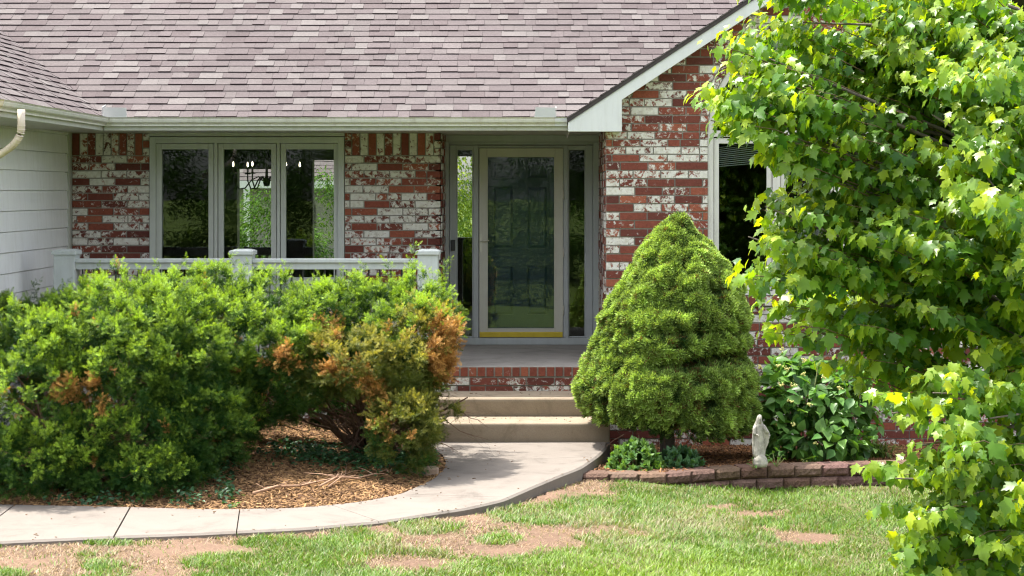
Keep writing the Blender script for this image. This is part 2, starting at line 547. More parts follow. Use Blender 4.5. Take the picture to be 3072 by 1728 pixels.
# door recess returns (faces +x at the left, -x at the right)
p = Panel((-1.132, 0, 0), (0, 1, 0), (0, 0, 1), (1, 0, 0), thick=.06, p_white=.3)
p.courses(ZP, 2.90, CH, BL, lambda v: [(YB + .0, YD)], .4)
obj('brick_wall', p.mb, M['brick'], house)
p = Panel((.585, 0, 0), (0, 1, 0), (0, 0, 1), (-1, 0, 0), thick=.10, p_white=.3)
p.courses(-.3, 2.96, CH, BL, lambda v: [(YW + .005, YD)], .15)
obj('brick_wall', p.mb, M['brick'], house)

# --- wing wall with gable, arched window opening
GX0, APX, APZ = .21, 2.62, 2.95 + .66 * (2.62 - .21)
WX0, WX1 = 1.60, 3.57
WXC, WR, WSP = (WX0 + WX1) / 2, (WX1 - WX0) / 2, 2.866
WZ0 = 1.244                                     # top of the brick sill
RING = .085
def wing_rng(v):
    lim = 2.95 - .10
    l, r = .585, 4.655
    if v > lim + .66 * (l - GX0):
        dx = (v - lim) / .66
        l = max(l, GX0 + dx); r = min(r, 2 * APX - GX0 - dx)
        if r - l < .05: return [(APX - .02, APX + .02)]
    if WZ0 - .108 < v < WSP - .3: return [(l, WX0), (WX1, r)]
    if WSP - .3 <= v < WSP: return [(l, WX0 - RING), (WX1 + RING, r)]
    if WSP <= v < WSP + WR + RING:
        h = math.sqrt((WR + RING) ** 2 - (v - WSP) ** 2)
        return [(l, WXC - h), (WXC + h, r)]
    return [(l, r)]
p = Panel((0, YW, 0), (1, 0, 0), (0, 0, 1), (0, -1, 0), p_white=.17)
zz = -.34
nbelow = round((WZ0 - .108 + .34) / CH)
p.courses(zz, WZ0 - .108, CH, BL, wing_rng, .15)
p.courses(WZ0 - .108, WZ0, .108, BL, wing_rng, .1)
p.courses(WZ0, WSP - .3, CH, BL, wing_rng, .15)
p.courses(WSP - .3, WSP, CH, BL, wing_rng, .4)
p.courses(WSP, WSP + WR + RING, CH, BL, wing_rng, .05)
p.courses(WSP + WR + RING, APZ - .12, CH, BL, wing_rng, .3)
# arch ring and jamb headers
for k in range(4):
    for s in (-1, 1):
        a = WX0 - RING if s < 0 else WX1
        p.mortar(a, a + RING, a, a + RING, WSP - .3 + k * .075, WSP - .3 + (k + 1) * .075)
        p.brick(a, a + RING, a, a + RING, WSP - .3 + k * .075, WSP - .3 + (k + 1) * .075)
nv = 40
for k in range(nv):
    a0, a1 = math.pi * k / nv, math.pi * (k + 1) / nv
    def q(r, a): return (WXC + r * math.cos(a), WSP + r * math.sin(a))
    for (r0, r1, g, n0, n1, col) in ((WR, WR + RING, 0, -.10, 0, (.5, 0, 0)), (WR + .006, WR + RING - .005, .0045 / WR, -.02, .006, None)):
        c4 = [q(r0, a0 + g), q(r1, a0 + g), q(r1, a1 - g), q(r0, a1 - g)]
        p.mb.hexa([p.pt(u, v, n0) for u, v in c4] + [p.pt(u, v, n1) for u, v in c4], col or brickcol(None, .1))
obj('brick_wall', p.mb, M['brick'], house)
# solid backing of the wing wall
mb = MB()
for x0, x1, z0, z1 in ((.62, WX0 - RING, -.34, 2.84), (WX1 + RING, 4.62, -.34, 2.84), (WX0 - RING, WX1 + RING, -.34, WZ0 - .11)):
    mb.box(x0, x1, YW + .102, YW + .22, z0, z1)
mb.box(4.62, 4.72, YW + .004, 21.0, -.34, 3.0)
obj('wall_core', mb, M['interior'], house)
# brick sill under the wing window
p = Panel((0, YW - .035, 0), (1, 0, 0), (0, 0, 1), (0, -1, 0), thick=.034, p_white=.06)
n = 27; w = (WX1 - WX0 + .16) / n
for k in range(n):
    a = WX0 - .08 + k * w
    p.mortar(a, a + w, a, a + w, WZ0 - .105, WZ0 - .004)
    p.brick(a, a + w, a, a + w, WZ0 - .105, WZ0)
obj('window_sill', p.mb, M['brick'], house)

# --- siding wall of the left wing
mb = MB()
z = -.1; ex = .1965
zref = CZ - .0 - 0.0
z = CZ - 13 * ex + .003
while z < 3.0:
    t = min(z + ex, 3.05)
    mb.hexa([(XS - .02, 14.2, z + .008), (XS + .021, 14.2, z + .008), (XS + .021, YB - .08, z + .008), (XS - .02, YB - .08, z + .008),
             (XS - .02, 14.2, t), (XS + .008, 14.2, t), (XS + .008, YB - .08, t), (XS - .02, YB - .08, t)])
    mb.box(XS - .02, XS - .012, 14.2, YB - .08, t, t + .008)
    z += ex
sw = obj('siding_wall', mb, M['siding'], house)
mb = MB().box(XS - .01, XS + .034, YB - .10, YB - .002, .1, 3.0)
obj('corner_trim', mb, M['trim'], sw, bevel=.003)
mb = MB().box(XS + .006, XS + .019, YB - .52, YB - .505, 2.70, 2.87)
mb = MB().box(XS - .25, XS - .02, 14.2, YB + .1, -.1, 3.0)
mb.box(-12, XS - .01, 14.1, 14.35, -.1, 3.0)
obj('wall_core', mb, M['siding'], house)

# --- roofs
mb = MB()
def main_rng(d):
    r = d * CT
    return (max(-4.35 - r, -8.2) if r < 3.85 else -12.0, GX0 + r if r < 2.41 else 9.0)
RUN = 4.8
shingles(mb, (0, YE, ZE), (1, 0, 0), (0, CT, ST), (0, -ST, CT), RUN / CT, lambda d: (main_rng(d)[0], min(main_rng(d)[1], 6.2)))
main_sh = mb
zr = ZE + .667 * RUN
deck = MB()
def deck_poly(mb, pts, t=.10, col=(1, 1, 1)):
    top = [np.array(q, float) for q in pts]
    n = np.cross(top[1] - top[0], top[-1] - top[0]); n /= np.linalg.norm(n)
    if n[2] < 0: n = -n
    top = [q - n * .004 for q in top]; bot = [q - n * t for q in top]
    k = len(pts)
    mb.add(top + bot, [tuple(range(k)), tuple(range(k, 2 * k))[::-1]] + [(i, k + i, k + (i + 1) % k, (i + 1) % k) for i in range(k)], col)
dc = (.10, .08, .08)
deck_poly(deck, [(-4.35, YE + .02, ZE + .0133), (GX0, YE + .02, ZE + .0133), (GX0 + 2.41, YE + 2.41, ZE + .667 * 2.41), (9, YE + 2.41, ZE + .667 * 2.41), (9, YE + RUN, zr), (-8.2, YE + RUN, zr), (-8.2, YE + 3.85, ZE + .667 * 3.85)], col=dc)
deck_poly(deck, [(9, YE + RUN, zr), (-12, YE + RUN, zr), (-12, 27.0, 2.9), (9, 27.0, 2.9)], col=dc)
deck_poly(deck, [(-12, YE + 3.85, ZE + .667 * 3.85), (-8.2, YE + 3.85, ZE + .667 * 3.85), (-8.2, YE + RUN, zr), (-12, YE + RUN, zr)], col=dc)
r_main = obj('roof', main_sh, M['shingle'], house)
obj('roof_deck', deck, M['shingle_edge'], r_main)
# left wing: slope facing +x, and its hipped front
YF = 13.9
mb = MB()
shingles(mb, (-4.35, 0, ZE), (0, 1, 0), (-CT, 0, ST), (ST, 0, CT), 3.85 / CT, lambda d: (YF + d * CT, YE + d * CT + .03), e=.127)
shingles(mb, (0, YF, ZE), (1, 0, 0), (0, CT, ST), (0, -ST, CT), 3.85 / CT, lambda d: (-8.6, -4.35 - d * CT), e=.127)
r_wing = obj('roof', mb, M['shingle'], house)
mb = MB()
deck_poly(mb, [(-4.35, YF, ZE), (-4.35, YE, ZE), (-8.2, YE + 3.85, ZE + .667 * 3.85), (-8.2, YF + 3.85, ZE + .667 * 3.85)], col=dc)
deck_poly(mb, [(-4.35, YF, ZE), (-8.2, YF + 3.85, ZE + .667 * 3.85), (-12.05, YF, ZE)], col=dc)
deck_poly(mb, [(-12.05, YF, ZE), (-8.2, YF + 3.85, ZE + .667 * 3.85), (-8.2, YE + 3.85, ZE + .667 * 3.85), (-12.05, YE + 3.85, ZE)], col=dc)
obj('roof_deck', mb, M['shingle_edge'], r_wing)
# gable roof over the wing
YG = 17.05
TG = math.atan(.66); cg, sg = math.cos(TG), math.sin(TG)
mb = MB()
ZG = 2.95
shingles(mb, (GX0, 0, ZG + .045), (0, 1, 0), (cg, 0, sg), (-sg, 0, cg), 2.41 / cg, lambda d: (YG - .02, YE + d * cg + .1), e=.127)
shingles(mb, (2 * APX - GX0, 0, ZG + .045), (0, 1, 0), (-cg, 0, sg), (sg, 0, cg), 2.41 / cg, lambda d: (YG - .02, YE + d * cg + .1), e=.127)
r_g = obj('roof', mb, M['shingle'], house)
mb = MB()
for s in (1, -1):
    xa = GX0 if s > 0 else 2 * APX - GX0
    mb.prism([(xa, ZG), (APX, APZ), (APX, APZ + .04), (xa - s * .012, ZG + .038)], YG - .012, 19.8, 'y', (.1, .08, .08))
obj('roof_deck', mb, M['shingle_edge'], r_g)
# gable fascia with boxed returns
mb = MB()
for s in (1, -1):
    X = (lambda x: x) if s > 0 else (lambda x: 2 * APX - x)
    xi = .735; zt = CZ + (VY - 300) / 306.5
    und = lambda x: zt + .66 * (x - xi)
    pts = [(X(GX0), 2.859), (X(xi), 2.859), (X(xi), zt), (APX, und(APX)), (APX, APZ), (X(GX0), ZG)]
    if s < 0: pts = pts[::-1]
    mb.prism(pts, YG, YG + .024, 'y')
obj('gable_fascia', mb, M['gable'], house, bevel=.003)
mb = MB()
for s in (1, -1):
    X = (lambda x: x) if s > 0 else (lambda x: 2 * APX - x)
    und = lambda x: (CZ + (VY - 300) / 306.5) + .66 * (x - .735)
    a, b = sorted((X(GX0 + .02), X(.733)))
    mb.box(a, b, YG + .026, YW - .008, 2.864, 2.876)
    q = [(X(.735), und(.735) + .012), (APX, und(APX) + .012), (APX, und(APX) + .03), (X(.735), und(.735) + .03)]
    mb.prism(q if s > 0 else q[::-1], YG + .026, YW + .05, 'y')
    a, b = sorted((X(GX0 + .004), X(GX0 + .02)))
    mb.box(a, b, YG + .026, YW + 2, 2.864, ZG)
    a, b = sorted((X(.735), X(.75)))
obj('soffit', mb, M['gable'], house)
# frieze closing the wing wall's left end above the porch opening
# --- eaves: gutter, fascia, porch ceiling
prof = [(0, 0), (-.012, -.001), (-.016, -.012), (-.012, -.02), (-.02, -.045), (-.055, -.06), (-.062, -.070), (-.060, -.084), (-.10, -.084), (-.10, 0), (-.094, 0), (-.094, -.078), (-.066, -.078), (-.068, -.066), (-.026, -.05), (-.018, -.02), (-.006, -.006)]
def gutter_y(mb, Yf, x0, x1, ztop, col=(1, 1, 1), miter0=0, miter1=0):
    # runs along x; front lip at Yf, body behind
    pts = [(Yf - p[0], ztop + p[1]) for p in prof]
    n = len(pts)
    v = [(x0 + miter0 * (y - Yf), y, z) for y, z in pts] + [(x1 + miter1 * (y - Yf), y, z) for y, z in pts]
    mb.add(v, [tuple(range(n))[::-1], tuple(range(n, 2 * n))] + [(i, (i + 1) % n, n + (i + 1) % n, n + i) for i in range(n)], col)
def gutter_x(mb, Xf, y0, y1, ztop, col=(1, 1, 1), m0=0, m1=0):
    pts = [(Xf + p[0], ztop + p[1]) for p in prof]
    n = len(pts)
    v = [(x, y0 + m0 * (Xf - x), z) for x, z in pts] + [(x, y1 + m1 * (Xf - x), z) for x, z in pts]
    mb.add(v, [tuple(range(n)), tuple(range(n, 2 * n))[::-1]] + [(i, n + i, n + (i + 1) % n, (i + 1) % n) for i in range(n)], col)
YGU = 17.075
mb = MB(); gutter_y(mb, YGU, -4.275, GX0 - .13, ZE, miter0=-1)
g_main = obj('gutter', mb, M['gutter'], house)
mb = MB().prism([(YGU + p_[0] * -1, ZE + p_[1]) for p_ in prof[:10]], GX0 - .128, GX0 - .01, 'x')
obj('end_cap', mb, M['gable'], g_main)
mb = MB(); gutter_x(mb, -4.275, YF - .125, YGU, ZE, m0=1, m1=1)
g_left = obj('gutter', mb, M['gutter'], house)
mb = MB(); gutter_y(mb, YF - .127, -12, -4.277, ZE, miter1=-1)
obj('gutter', mb, M['beige'], house)
# splash guards standing on the gutter lip
for x0, x1, sk in ((P(306, 0, YGU)[0], P(380, 0, YGU)[0], .02), (P(1603, 0, YGU)[0], P(1667, 0, YGU)[0], -.02)):
    mb = MB().prism([(x0, ZE - .004), (x1, ZE - .004), (x1 - .006, ZE + .094), (x0 + .012, ZE + .098)], YGU + .006, YGU + .012, 'y')
    if sk > 0:
        mb.prism([(YGU + .012, ZE - .004), (YGU + .17, ZE + .05), (YGU + .15, ZE + .13), (YGU + .012, ZE + .098)], x0 - .006, x0, 'x')
    else:
        mb.prism([(YGU + .012, ZE - .004), (YGU + .12, ZE + .04), (YGU + .1, ZE + .11), (YGU + .012, ZE + .094)], x1, x1 + .006, 'x')
    obj('splash_guard', mb, M['guard'], g_main)
# fascia boards and ceilings
mb = MB()
mb.box(-4.36, GX0 - .002, YE - .02, YE, 2.873, ZE - .006)
mb.box(-4.39, -4.37, YF, YE - .022, 2.873, ZE - .006)
mb.box(-12, -4.392, YF, YF + .02, 2.873, ZE - .006)
obj('fascia', mb, M['trim'], house, bevel=.003)
mb = MB()
mb.box(XS - .02, .582, YE + .002, YD + .3, 2.90, 2.93)
mb.box(-4.388, XS - .02, YF + .022, YE + .0, 2.885, 2.91)
mb.box(GX0 - .002, .582, YE - .1, YE + .001, 2.90, 2.93)
obj('porch_ceiling', mb, M['soffit'], house)
# frieze board strip over left brick panel
mb = MB().box(-4.25, -2.165, YB - .03, YB - .004, 2.865, 2.899)
obj('frieze_board', mb, M['trim'], house)
# downspout at the front corner of the left wing
mb = MB()
dx, dy = P(64, 0, 13.95)[0], 13.95
path = [(dx, dy, 2.93), (dx, dy, 2.80), (dx - .004, dy + .01, 2.755), (dx - .02, dy + .015, 2.715), (dx - .045, dy + .03, 2.68), (dx - .075, dy + .05, 2.65), (dx - .12, dy + .08, 2.622), (dx - .20, dy + .13, 2.578), (dx - .40, dy + .2, 2.47)]
mb.tube(path, [.030] * len(path), 10, (1, 1, 1))
for t in range(9):
    i = 1 + t * .62; k = int(i); f_ = i - k
    a = np.array(path[k]) * (1 - f_) + np.array(path[k + 1]) * f_
    b = np.array(path[min(k + 1, len(path) - 1)]) - np.array(path[k]); b = b / np.linalg.norm(b)
    mb.tube([a - b * .004, a, a + b * .004], [.030, .0332, .030], 10)
obj('downspout', mb, M['beige'], house, smooth=True)

# --- porch floor, brick edge
mb = MB().box(XS, .583, 16.955, YD + .2, ZP - .12, ZP - .0)
obj('porch_floor', mb, M['porch'], house, bevel=.006)
XR = .583
p = Panel((0, 16.945, 0), (1, 0, 0), (0, 0, 1), (0, -1, 0), thick=.2, p_white=.12)
n = 68; w = (XR - XS) / n
for k in range(n):
    a = XS + k * w
    p.mortar(a, a + w, a, a + w, ZP - .102, ZP - .006)
    p.brick(a, a + w, a, a + w, ZP - .102, ZP - .001, (random.uniform(.35, 1), random.uniform(.25, .42), 1), h=.008)
p.courses(-.1, ZP - .104, CH, BL, lambda v: [(XS, XR)], .3)
obj('porch_brick_edge', p.mb, M['brick'], house)

# --- triple casement porch window
def px_box(mb, x0, x1, y0, y1, Y, t0, t1, col=(1, 1, 1)):
    a, b = P(x0, y0, Y), P(x1, y1, Y)
    mb.box(a[0], b[0], Y - t0, Y + t1, b[2], a[2], col)
def frame_boxes(mb, X0, X1, Z0, Z1, w, Y, f0, f1, wt=None, wb=None):
    wt = wt or w; wb = wb or w
    mb.box(X0, X0 + w, Y - f0, Y + f1, Z0, Z1)
    mb.box(X1 - w, X1, Y - f0, Y + f1, Z0, Z1)
    mb.box(X0 + w, X1 - w, Y - f0, Y + f1, Z1 - wt, Z1)
    mb.box(X0 + w, X1 - w, Y - f0, Y + f1, Z0, Z0 + wb)
YWN = YB + .02
wn = MB()
X0, X1 = P(450, 0, YB)[0], P(1033, 0, YB)[0]
ZT, ZB = P(0, 411, YB)[2], P(0, 868, YB)[2]
frame_boxes(wn, X0, X1, ZB, ZT, .066, YWN, .045, .08, .066, .05)
for a, b in ((642, 654), (830, 841)):
    wn.box(P(a, 0, YB)[0] + .004, P(b, 0, YB)[0] - .004, YWN - .035, YWN + .08, ZB + .05, ZT - .066)
win = obj('porch_window', wn, M['frame'], house, bevel=.003)
obj('window_sill', MB().box(X0 - .02, X1 + .02, YWN - .085, YWN - .047, ZB - .02, ZB + .022), M['frame'], win, bevel=.004)
for a, b in ((468, 642), (654, 830), (841, 1018)):
    xa, xb = P(a, 0, YB)[0] + .003, P(b, 0, YB)[0] - .003
    m_ = MB(); frame_boxes(m_, xa, xb, ZB + .055, ZT - .07, .057, YWN, .022, .03, .062, .072)
    s_ = obj('sash', m_, M['frame'], win, bevel=.004)
    obj('pane', MB().box(xa + .055, xb - .055, YWN + .0, YWN + .006, ZB + .12, ZT - .13), M['glass'], win)
# trim boards beside / above window
mb = MB().box(X0 - .0, X1 + .0, YWN - .028, YWN + .05, ZT + .003, 2.86)
obj('frieze_board', mb, M['trim'], house)

# --- arched wing window
YA = YW + .06
aw = MB()
fw = .055
aw.box(WX0, WX0 + fw, YA - .05, YA + .07, WZ0 + .045, WSP)
aw.box(WX1 - fw, WX1, YA - .05, YA + .07, WZ0 + .045, WSP)
aw.box(WX0, WX1, YA - .06, YA + .07, WZ0 + .002, WZ0 + .043)
aw.box(WX0 + fw, WX1 - fw, YA - .045, YA + .07, WSP - .05, WSP + .012)
nn = 32
for k in range(nn):
    a0, a1 = math.pi * k / nn, math.pi * (k + 1) / nn
    c4 = [(WXC + r * math.cos(a), WSP + r * math.sin(a)) for r, a in ((WR - fw, a0), (WR - .002, a0), (WR - .002, a1), (WR - fw, a1))]
    aw.hexa([(u, YA - .05, v) for u, v in c4][::-1] + [(u, YA + .07, v) for u, v in c4][::-1])
M1 = [P(t, 0, YW)[0] for t in (2315, 2345, 2500, 2532)]
aw.box(M1[0] + .012, M1[1] - .012, YA - .045, YA + .07, WZ0 + .045, WSP - .052)
aw.box(M1[2] + .012, M1[3] - .012, YA - .045, YA + .07, WZ0 + .045, WSP - .052)
awin = obj('arched_window', aw, M['frame_wing'], house, bevel=.002)
for xa, xb in ((WX0 + fw + .006, M1[0] + .006), (M1[1] - .006, M1[2] + .006), (M1[3] - .006, WX1 - fw - .006)):
    m_ = MB(); frame_boxes(m_, xa, xb, WZ0 + .05, WSP - .062, .05, YA, .026, .03, .055, .062)
    obj('sash', m_, M['frame_wing'], awin, bevel=.004)
    obj('pane', MB().box(xa + .046, xb - .046, YA, YA + .006, WZ0 + .10, WSP - .11), M['glass'], awin)
pts = [(WXC + (WR - fw + .004) * math.cos(math.pi * k / 24), WSP + (WR - fw + .004) * math.sin(math.pi * k / 24)) for k in range(25)]
obj('pane', MB().prism([(x, max(z, WSP + .008)) for x, z in pts], YA, YA + .006, 'y'), M['glass'], awin)
mb = MB()
for k in range(11):
    z0 = WSP - .16 - k * .016
    xa, xb = WX0 + fw + .05, M1[0] - .04
    mb.hexa([(xa, YA + .06, z0 - .03 * (k / 11)), (xb, YA + .06, z0 + .07 - .014 * k * .4), (xb, YA + .085, z0 + .075 - .014 * k * .4), (xa, YA + .085, z0 + .005 - .03 * (k / 11)),
             (xa, YA + .06, z0 + .003 - .03 * (k / 11)), (xb, YA + .06, z0 + .073 - .014 * k * .4), (xb, YA + .085, z0 + .078 - .014 * k * .4), (xa, YA + .085, z0 + .008 - .03 * (k / 11))])
obj('blind', mb, mat_plain('blind_slat', (.62, .64, .60), .6, .05), awin)

# --- entry: frame, sidelights, storm door, entry door
def dp(px, py): return P(px, py, YD)
fr = MB()
xL, xR = -1.128, .578
zt0 = dp(0, 427)[2]; zs = ZP + .075
fr.box(xL, dp(1348, 0)[0], YD - .045, YD + .1, ZP, zt0)            # outer jamb trims
fr.box(dp(1779, 0)[0], xR, YD - .045, YD + .1, ZP, zt0)
fr.box(xL, xR, YD - .03, YD + .1, zt0 + .002, 2.899)                # header panel
fr.box(dp(1348, 0)[0], dp(1779, 0)[0], YD - .04, YD + .1, dp(0, 434)[2], zt0)
fr.box(dp(1348, 0)[0] + .001, dp(1779, 0)[0] - .001, YD - .06, YD + .1, ZP + .001, zs)  # sill
zt1 = dp(0, 436)[2]
for a, b, t in ((1349, 1369, .02), (1420, 1436, .03), (1690, 1704, .03), (1757, 1778, .02)):
    fr.box(dp(a, 0)[0], dp(b, 0)[0], YD - t, YD + .1, zs + .001, zt1)
fr.box(dp(1369, 0)[0], dp(1420, 0)[0], YD - .02, YD + .1, dp(0, 447)[2], zt1 - .001)
fr.box(dp(1704, 0)[0], dp(1757, 0)[0], YD - .02, YD + .1, dp(0, 447)[2], zt1 - .001)
fr.box(dp(1436, 0)[0], dp(1690, 0)[0], YD - .034, YD + .1, dp(0, 443)[2], zt1 - .002)
df = obj('door_frame', fr, M['doorframe'], house, bevel=.004)
for a, b in ((1369, 1420), (1704, 1757)):
    m_ = MB(); frame_boxes(m_, dp(a, 0)[0] + .001, dp(b, 0)[0] - .001, zs + .002, dp(0, 447)[2] - .001, .012, YD + .01, .012, .02)
    s_ = obj('sidelight', m_, M['doorframe'], house)
    obj('pane', MB().box(dp(a, 0)[0] + .01, dp(b, 0)[0] - .01, YD + .012, YD + .018, zs + .01, dp(0, 447)[2] - .01), M['glass'], s_)
mb = MB().box(dp(1353, 0)[0], dp(1366, 0)[0], YD - .048, YD - .021, dp(0, 752)[2], dp(0, 719)[2])
db = obj('doorbell', mb, M['black'], house, bevel=.006)
# storm door
sx0, sx1 = dp(1438, 0)[0], dp(1689, 0)[0]
sz0, sz1 = zs + .004, dp(0, 445)[2]
m_ = MB()
YS = YD - .012
gx0, gx1, gz0, gz1 = dp(1461, 0)[0], dp(1665, 0)[0], dp(0, 987)[2], dp(0, 469)[2]
m_.box(sx0, gx0, YS - .022, YS + .018, sz0, sz1)
m_.box(gx1, sx1, YS - .022, YS + .018, sz0, sz1)
m_.box(gx0, gx1, YS - .022, YS + .018, gz1, sz1)
m_.box(gx0, gx1, YS - .022, YS + .018, sz0, gz0)
sd = obj('storm_door', m_, M['storm'], house, bevel=.004)
m_ = MB(); frame_boxes(m_, gx0 - .002, gx1 + .002, gz0 - .002, gz1 + .002, .012, YS, .026, -.01)
obj('glass_trim', m_, M['storm'], sd, bevel=.002)
obj('pane', MB().box(gx0 - .001, gx1 + .001, YS - .001, YS + .004, gz0 - .001, gz1 + .001), M['glass'], sd)
obj('kick_plate', MB().box(sx0 + .004, sx1 - .004, YS - .027, YS - .0225, sz0 + .003, dp(0, 995)[2]), M['brass'], sd, bevel=.001)
m_ = MB()
hx = dp(1443.5, 0)[0]; hz0, hz1 = dp(0, 757)[2], dp(0, 700)[2]
m_.prism([(hx - .014, hz0 + .02), (hx - .008, hz0 + .004), (hx + .008, hz0 + .004), (hx + .014, hz0 + .02), (hx + .014, hz1 - .02), (hx + .008, hz1 - .004), (hx - .008, hz1 - .004), (hx - .014, hz1 - .02)], YS - .031, YS - .0225, 'y')
hz = dp(0, 723)[2]
m_.tube([(hx, YS - .03, hz), (hx, YS - .055, hz), (hx + .02, YS - .06, hz - .002), (hx + .06, YS - .058, hz + .002), (hx + .09, YS - .055, hz + .006)], [.008, .008, .0075, .0065, .005], 8)
obj('handle', m_, M['nickel'], sd, smooth=False)
for pz in (.38, 1.02, 1.66):
    m_ = MB().tube([(sx1 + .004, YS - .028, ZP + pz + .05), (sx1 + .004, YS - .028, ZP + pz - .05)], .007, 8)
    obj('hinge', m_, M['nickel'], sd, smooth=True)
# entry door behind the storm door
YI = YD + .10
m_ = MB().box(sx0 - .0, sx1 + .0, YI, YI + .045, zs, sz1)
ed = obj('entry_door', m_, M['navy'], house)
def s_px(px): return P(px, 0, YI)[0]
for a, b in ((1480, 1540), (1582, 1642)):
    for z0, z1 in ((P(0, 943, YI)[2], P(0, 797, YI)[2]), (P(0, 744, YI)[2], P(0, 560, YI)[2]), (P(0, 535, YI)[2], P(0, 486, YI)[2])):
        m_ = MB()
        xa, xb = s_px(a), s_px(b)
        frame_boxes(m_, xa - .018, xb + .018, z0 - .018, z1 + .018, .018, YI, .013, -.001)
        m_.hexa([(xa + .006, YI - .001, z0 + .006), (xb - .006, YI - .001, z0 + .006), (xb - .006, YI - .001, z1 - .006), (xa + .006, YI - .001, z1 - .006),
                 (xa + .032, YI - .012, z0 + .032), (xb - .032, YI - .012, z0 + .032), (xb - .032, YI - .012, z1 - .032), (xa + .032, YI - .012, z1 - .032)])
        obj('raised_panel', m_, M['navy'], ed)

# --- interior shell
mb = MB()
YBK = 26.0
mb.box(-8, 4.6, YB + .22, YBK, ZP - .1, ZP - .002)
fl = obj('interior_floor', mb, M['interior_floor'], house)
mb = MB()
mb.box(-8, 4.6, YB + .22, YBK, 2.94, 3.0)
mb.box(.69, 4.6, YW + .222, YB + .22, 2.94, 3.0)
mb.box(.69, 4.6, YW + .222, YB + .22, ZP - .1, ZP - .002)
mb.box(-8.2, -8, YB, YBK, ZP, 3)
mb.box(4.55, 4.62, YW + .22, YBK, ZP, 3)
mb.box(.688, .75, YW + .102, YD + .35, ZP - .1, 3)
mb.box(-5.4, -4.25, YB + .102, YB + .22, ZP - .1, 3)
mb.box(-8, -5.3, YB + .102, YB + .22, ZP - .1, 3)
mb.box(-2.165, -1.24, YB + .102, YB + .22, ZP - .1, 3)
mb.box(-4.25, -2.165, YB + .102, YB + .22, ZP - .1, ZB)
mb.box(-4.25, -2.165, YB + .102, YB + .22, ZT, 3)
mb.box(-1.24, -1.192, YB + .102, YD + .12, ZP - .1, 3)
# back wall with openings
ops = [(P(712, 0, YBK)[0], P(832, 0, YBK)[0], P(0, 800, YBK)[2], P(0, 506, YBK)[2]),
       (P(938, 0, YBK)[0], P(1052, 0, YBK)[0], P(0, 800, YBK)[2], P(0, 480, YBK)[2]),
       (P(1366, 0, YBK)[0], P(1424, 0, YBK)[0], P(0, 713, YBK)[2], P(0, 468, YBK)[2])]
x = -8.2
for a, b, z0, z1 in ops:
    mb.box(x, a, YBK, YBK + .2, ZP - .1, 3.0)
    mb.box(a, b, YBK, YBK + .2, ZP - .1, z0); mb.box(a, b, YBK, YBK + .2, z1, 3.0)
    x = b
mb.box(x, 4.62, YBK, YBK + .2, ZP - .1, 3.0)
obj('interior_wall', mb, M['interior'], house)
# hall end of the recess beside the door unit
mb = MB().box(-1.24, -1.133, YB + .0, YB + .10, ZP, 2.9)

# --- chandelier
cx, cy, czb = P(800, 0, 21.2)[0], 21.2, P(0, 552, 21.2)[2]
ch = thing('chandelier', 'black curved arm chandelier with lit bulbs hanging behind the porch window', 'chandelier', (cx, cy, czb))
m_ = MB().lathe(cx, cy, [(.006, czb - .03), (.035, czb - .02), (.045, czb + .02), (.03, czb + .06), (.018, czb + .09), (.012, czb + .3), (.010, 2.94)], 10)
obj('hub', m_, M['black'], ch, smooth=True)
for k in range(6):
    a = k * math.pi / 3 + .25
    R_ = .40
    def cp(t, r, z): return (cx + r * math.cos(a), cy + r * math.sin(a), z)
    m_ = MB().tube([cp(0, .03, czb + .03), cp(0, .10, czb + .09), cp(0, .18, czb + .05), cp(0, .26, czb - .05), cp(0, .33, czb - .06), cp(0, R_, czb + .04), cp(0, R_, czb + .13)], .009, 6)
    m_.lathe(cx + R_ * math.cos(a), cy + R_ * math.sin(a), [(.035, czb + .12), (.04, czb + .135), (.012, czb + .14), (.012, czb + .21)], 8)
    ar = obj('arm', m_, M['black'], ch, smooth=True)
    m_ = MB().lathe(cx + R_ * math.cos(a), cy + R_ * math.sin(a), [(.005, czb + .212), (.009, czb + .23), (.007, czb + .25), (.002, czb + .27)], 8)
    obj('bulb', m_, mat_emit('lit_bulb', (1, .85, .6), 5) if k == 0 else bpy.data.materials['lit_bulb'], ar, smooth=True)

# --- two dining chairs just behind the glass
def chair(px, Y, label):
    x = P(px, 0, Y)[0]
    t = thing('dining_chair', label, 'chair', (x, Y, ZP), 'dining chairs inside')
    z0 = ZP
    obj('seat', MB().box(x - .22, x + .22, Y - .0, Y + .44, z0 + .43, z0 + .47), M['dark_wood'], t, bevel=.01)
    for sx in (-.2, .2):
        for sy in (.02, .42):
            obj('leg', MB().box(x + sx - .02, x + sx + .02, Y + sy - .02, Y + sy + .02, z0, z0 + .428), M['dark_wood'], t)
    b = MB()
    for sx in (-.2, .2): b.box(x + sx - .02, x + sx + .02, Y - .03, Y + .0, z0 + .472, z0 + 1.05)
    b.box(x - .18, x + .18, Y - .03, Y - .005, z0 + .95, z0 + 1.04)
    for k in range(4): b.box(x - .14 + k * .085, x - .11 + k * .085, Y - .025, Y - .01, z0 + .5, z0 + .949)
    obj('backrest', b, M['dark_wood'], t)
chair(590, 20.3, 'dark slat back dining chair behind the pane nearest the downspout')
chair(790, 20.6, 'dark slat back dining chair behind the middle porch pane')

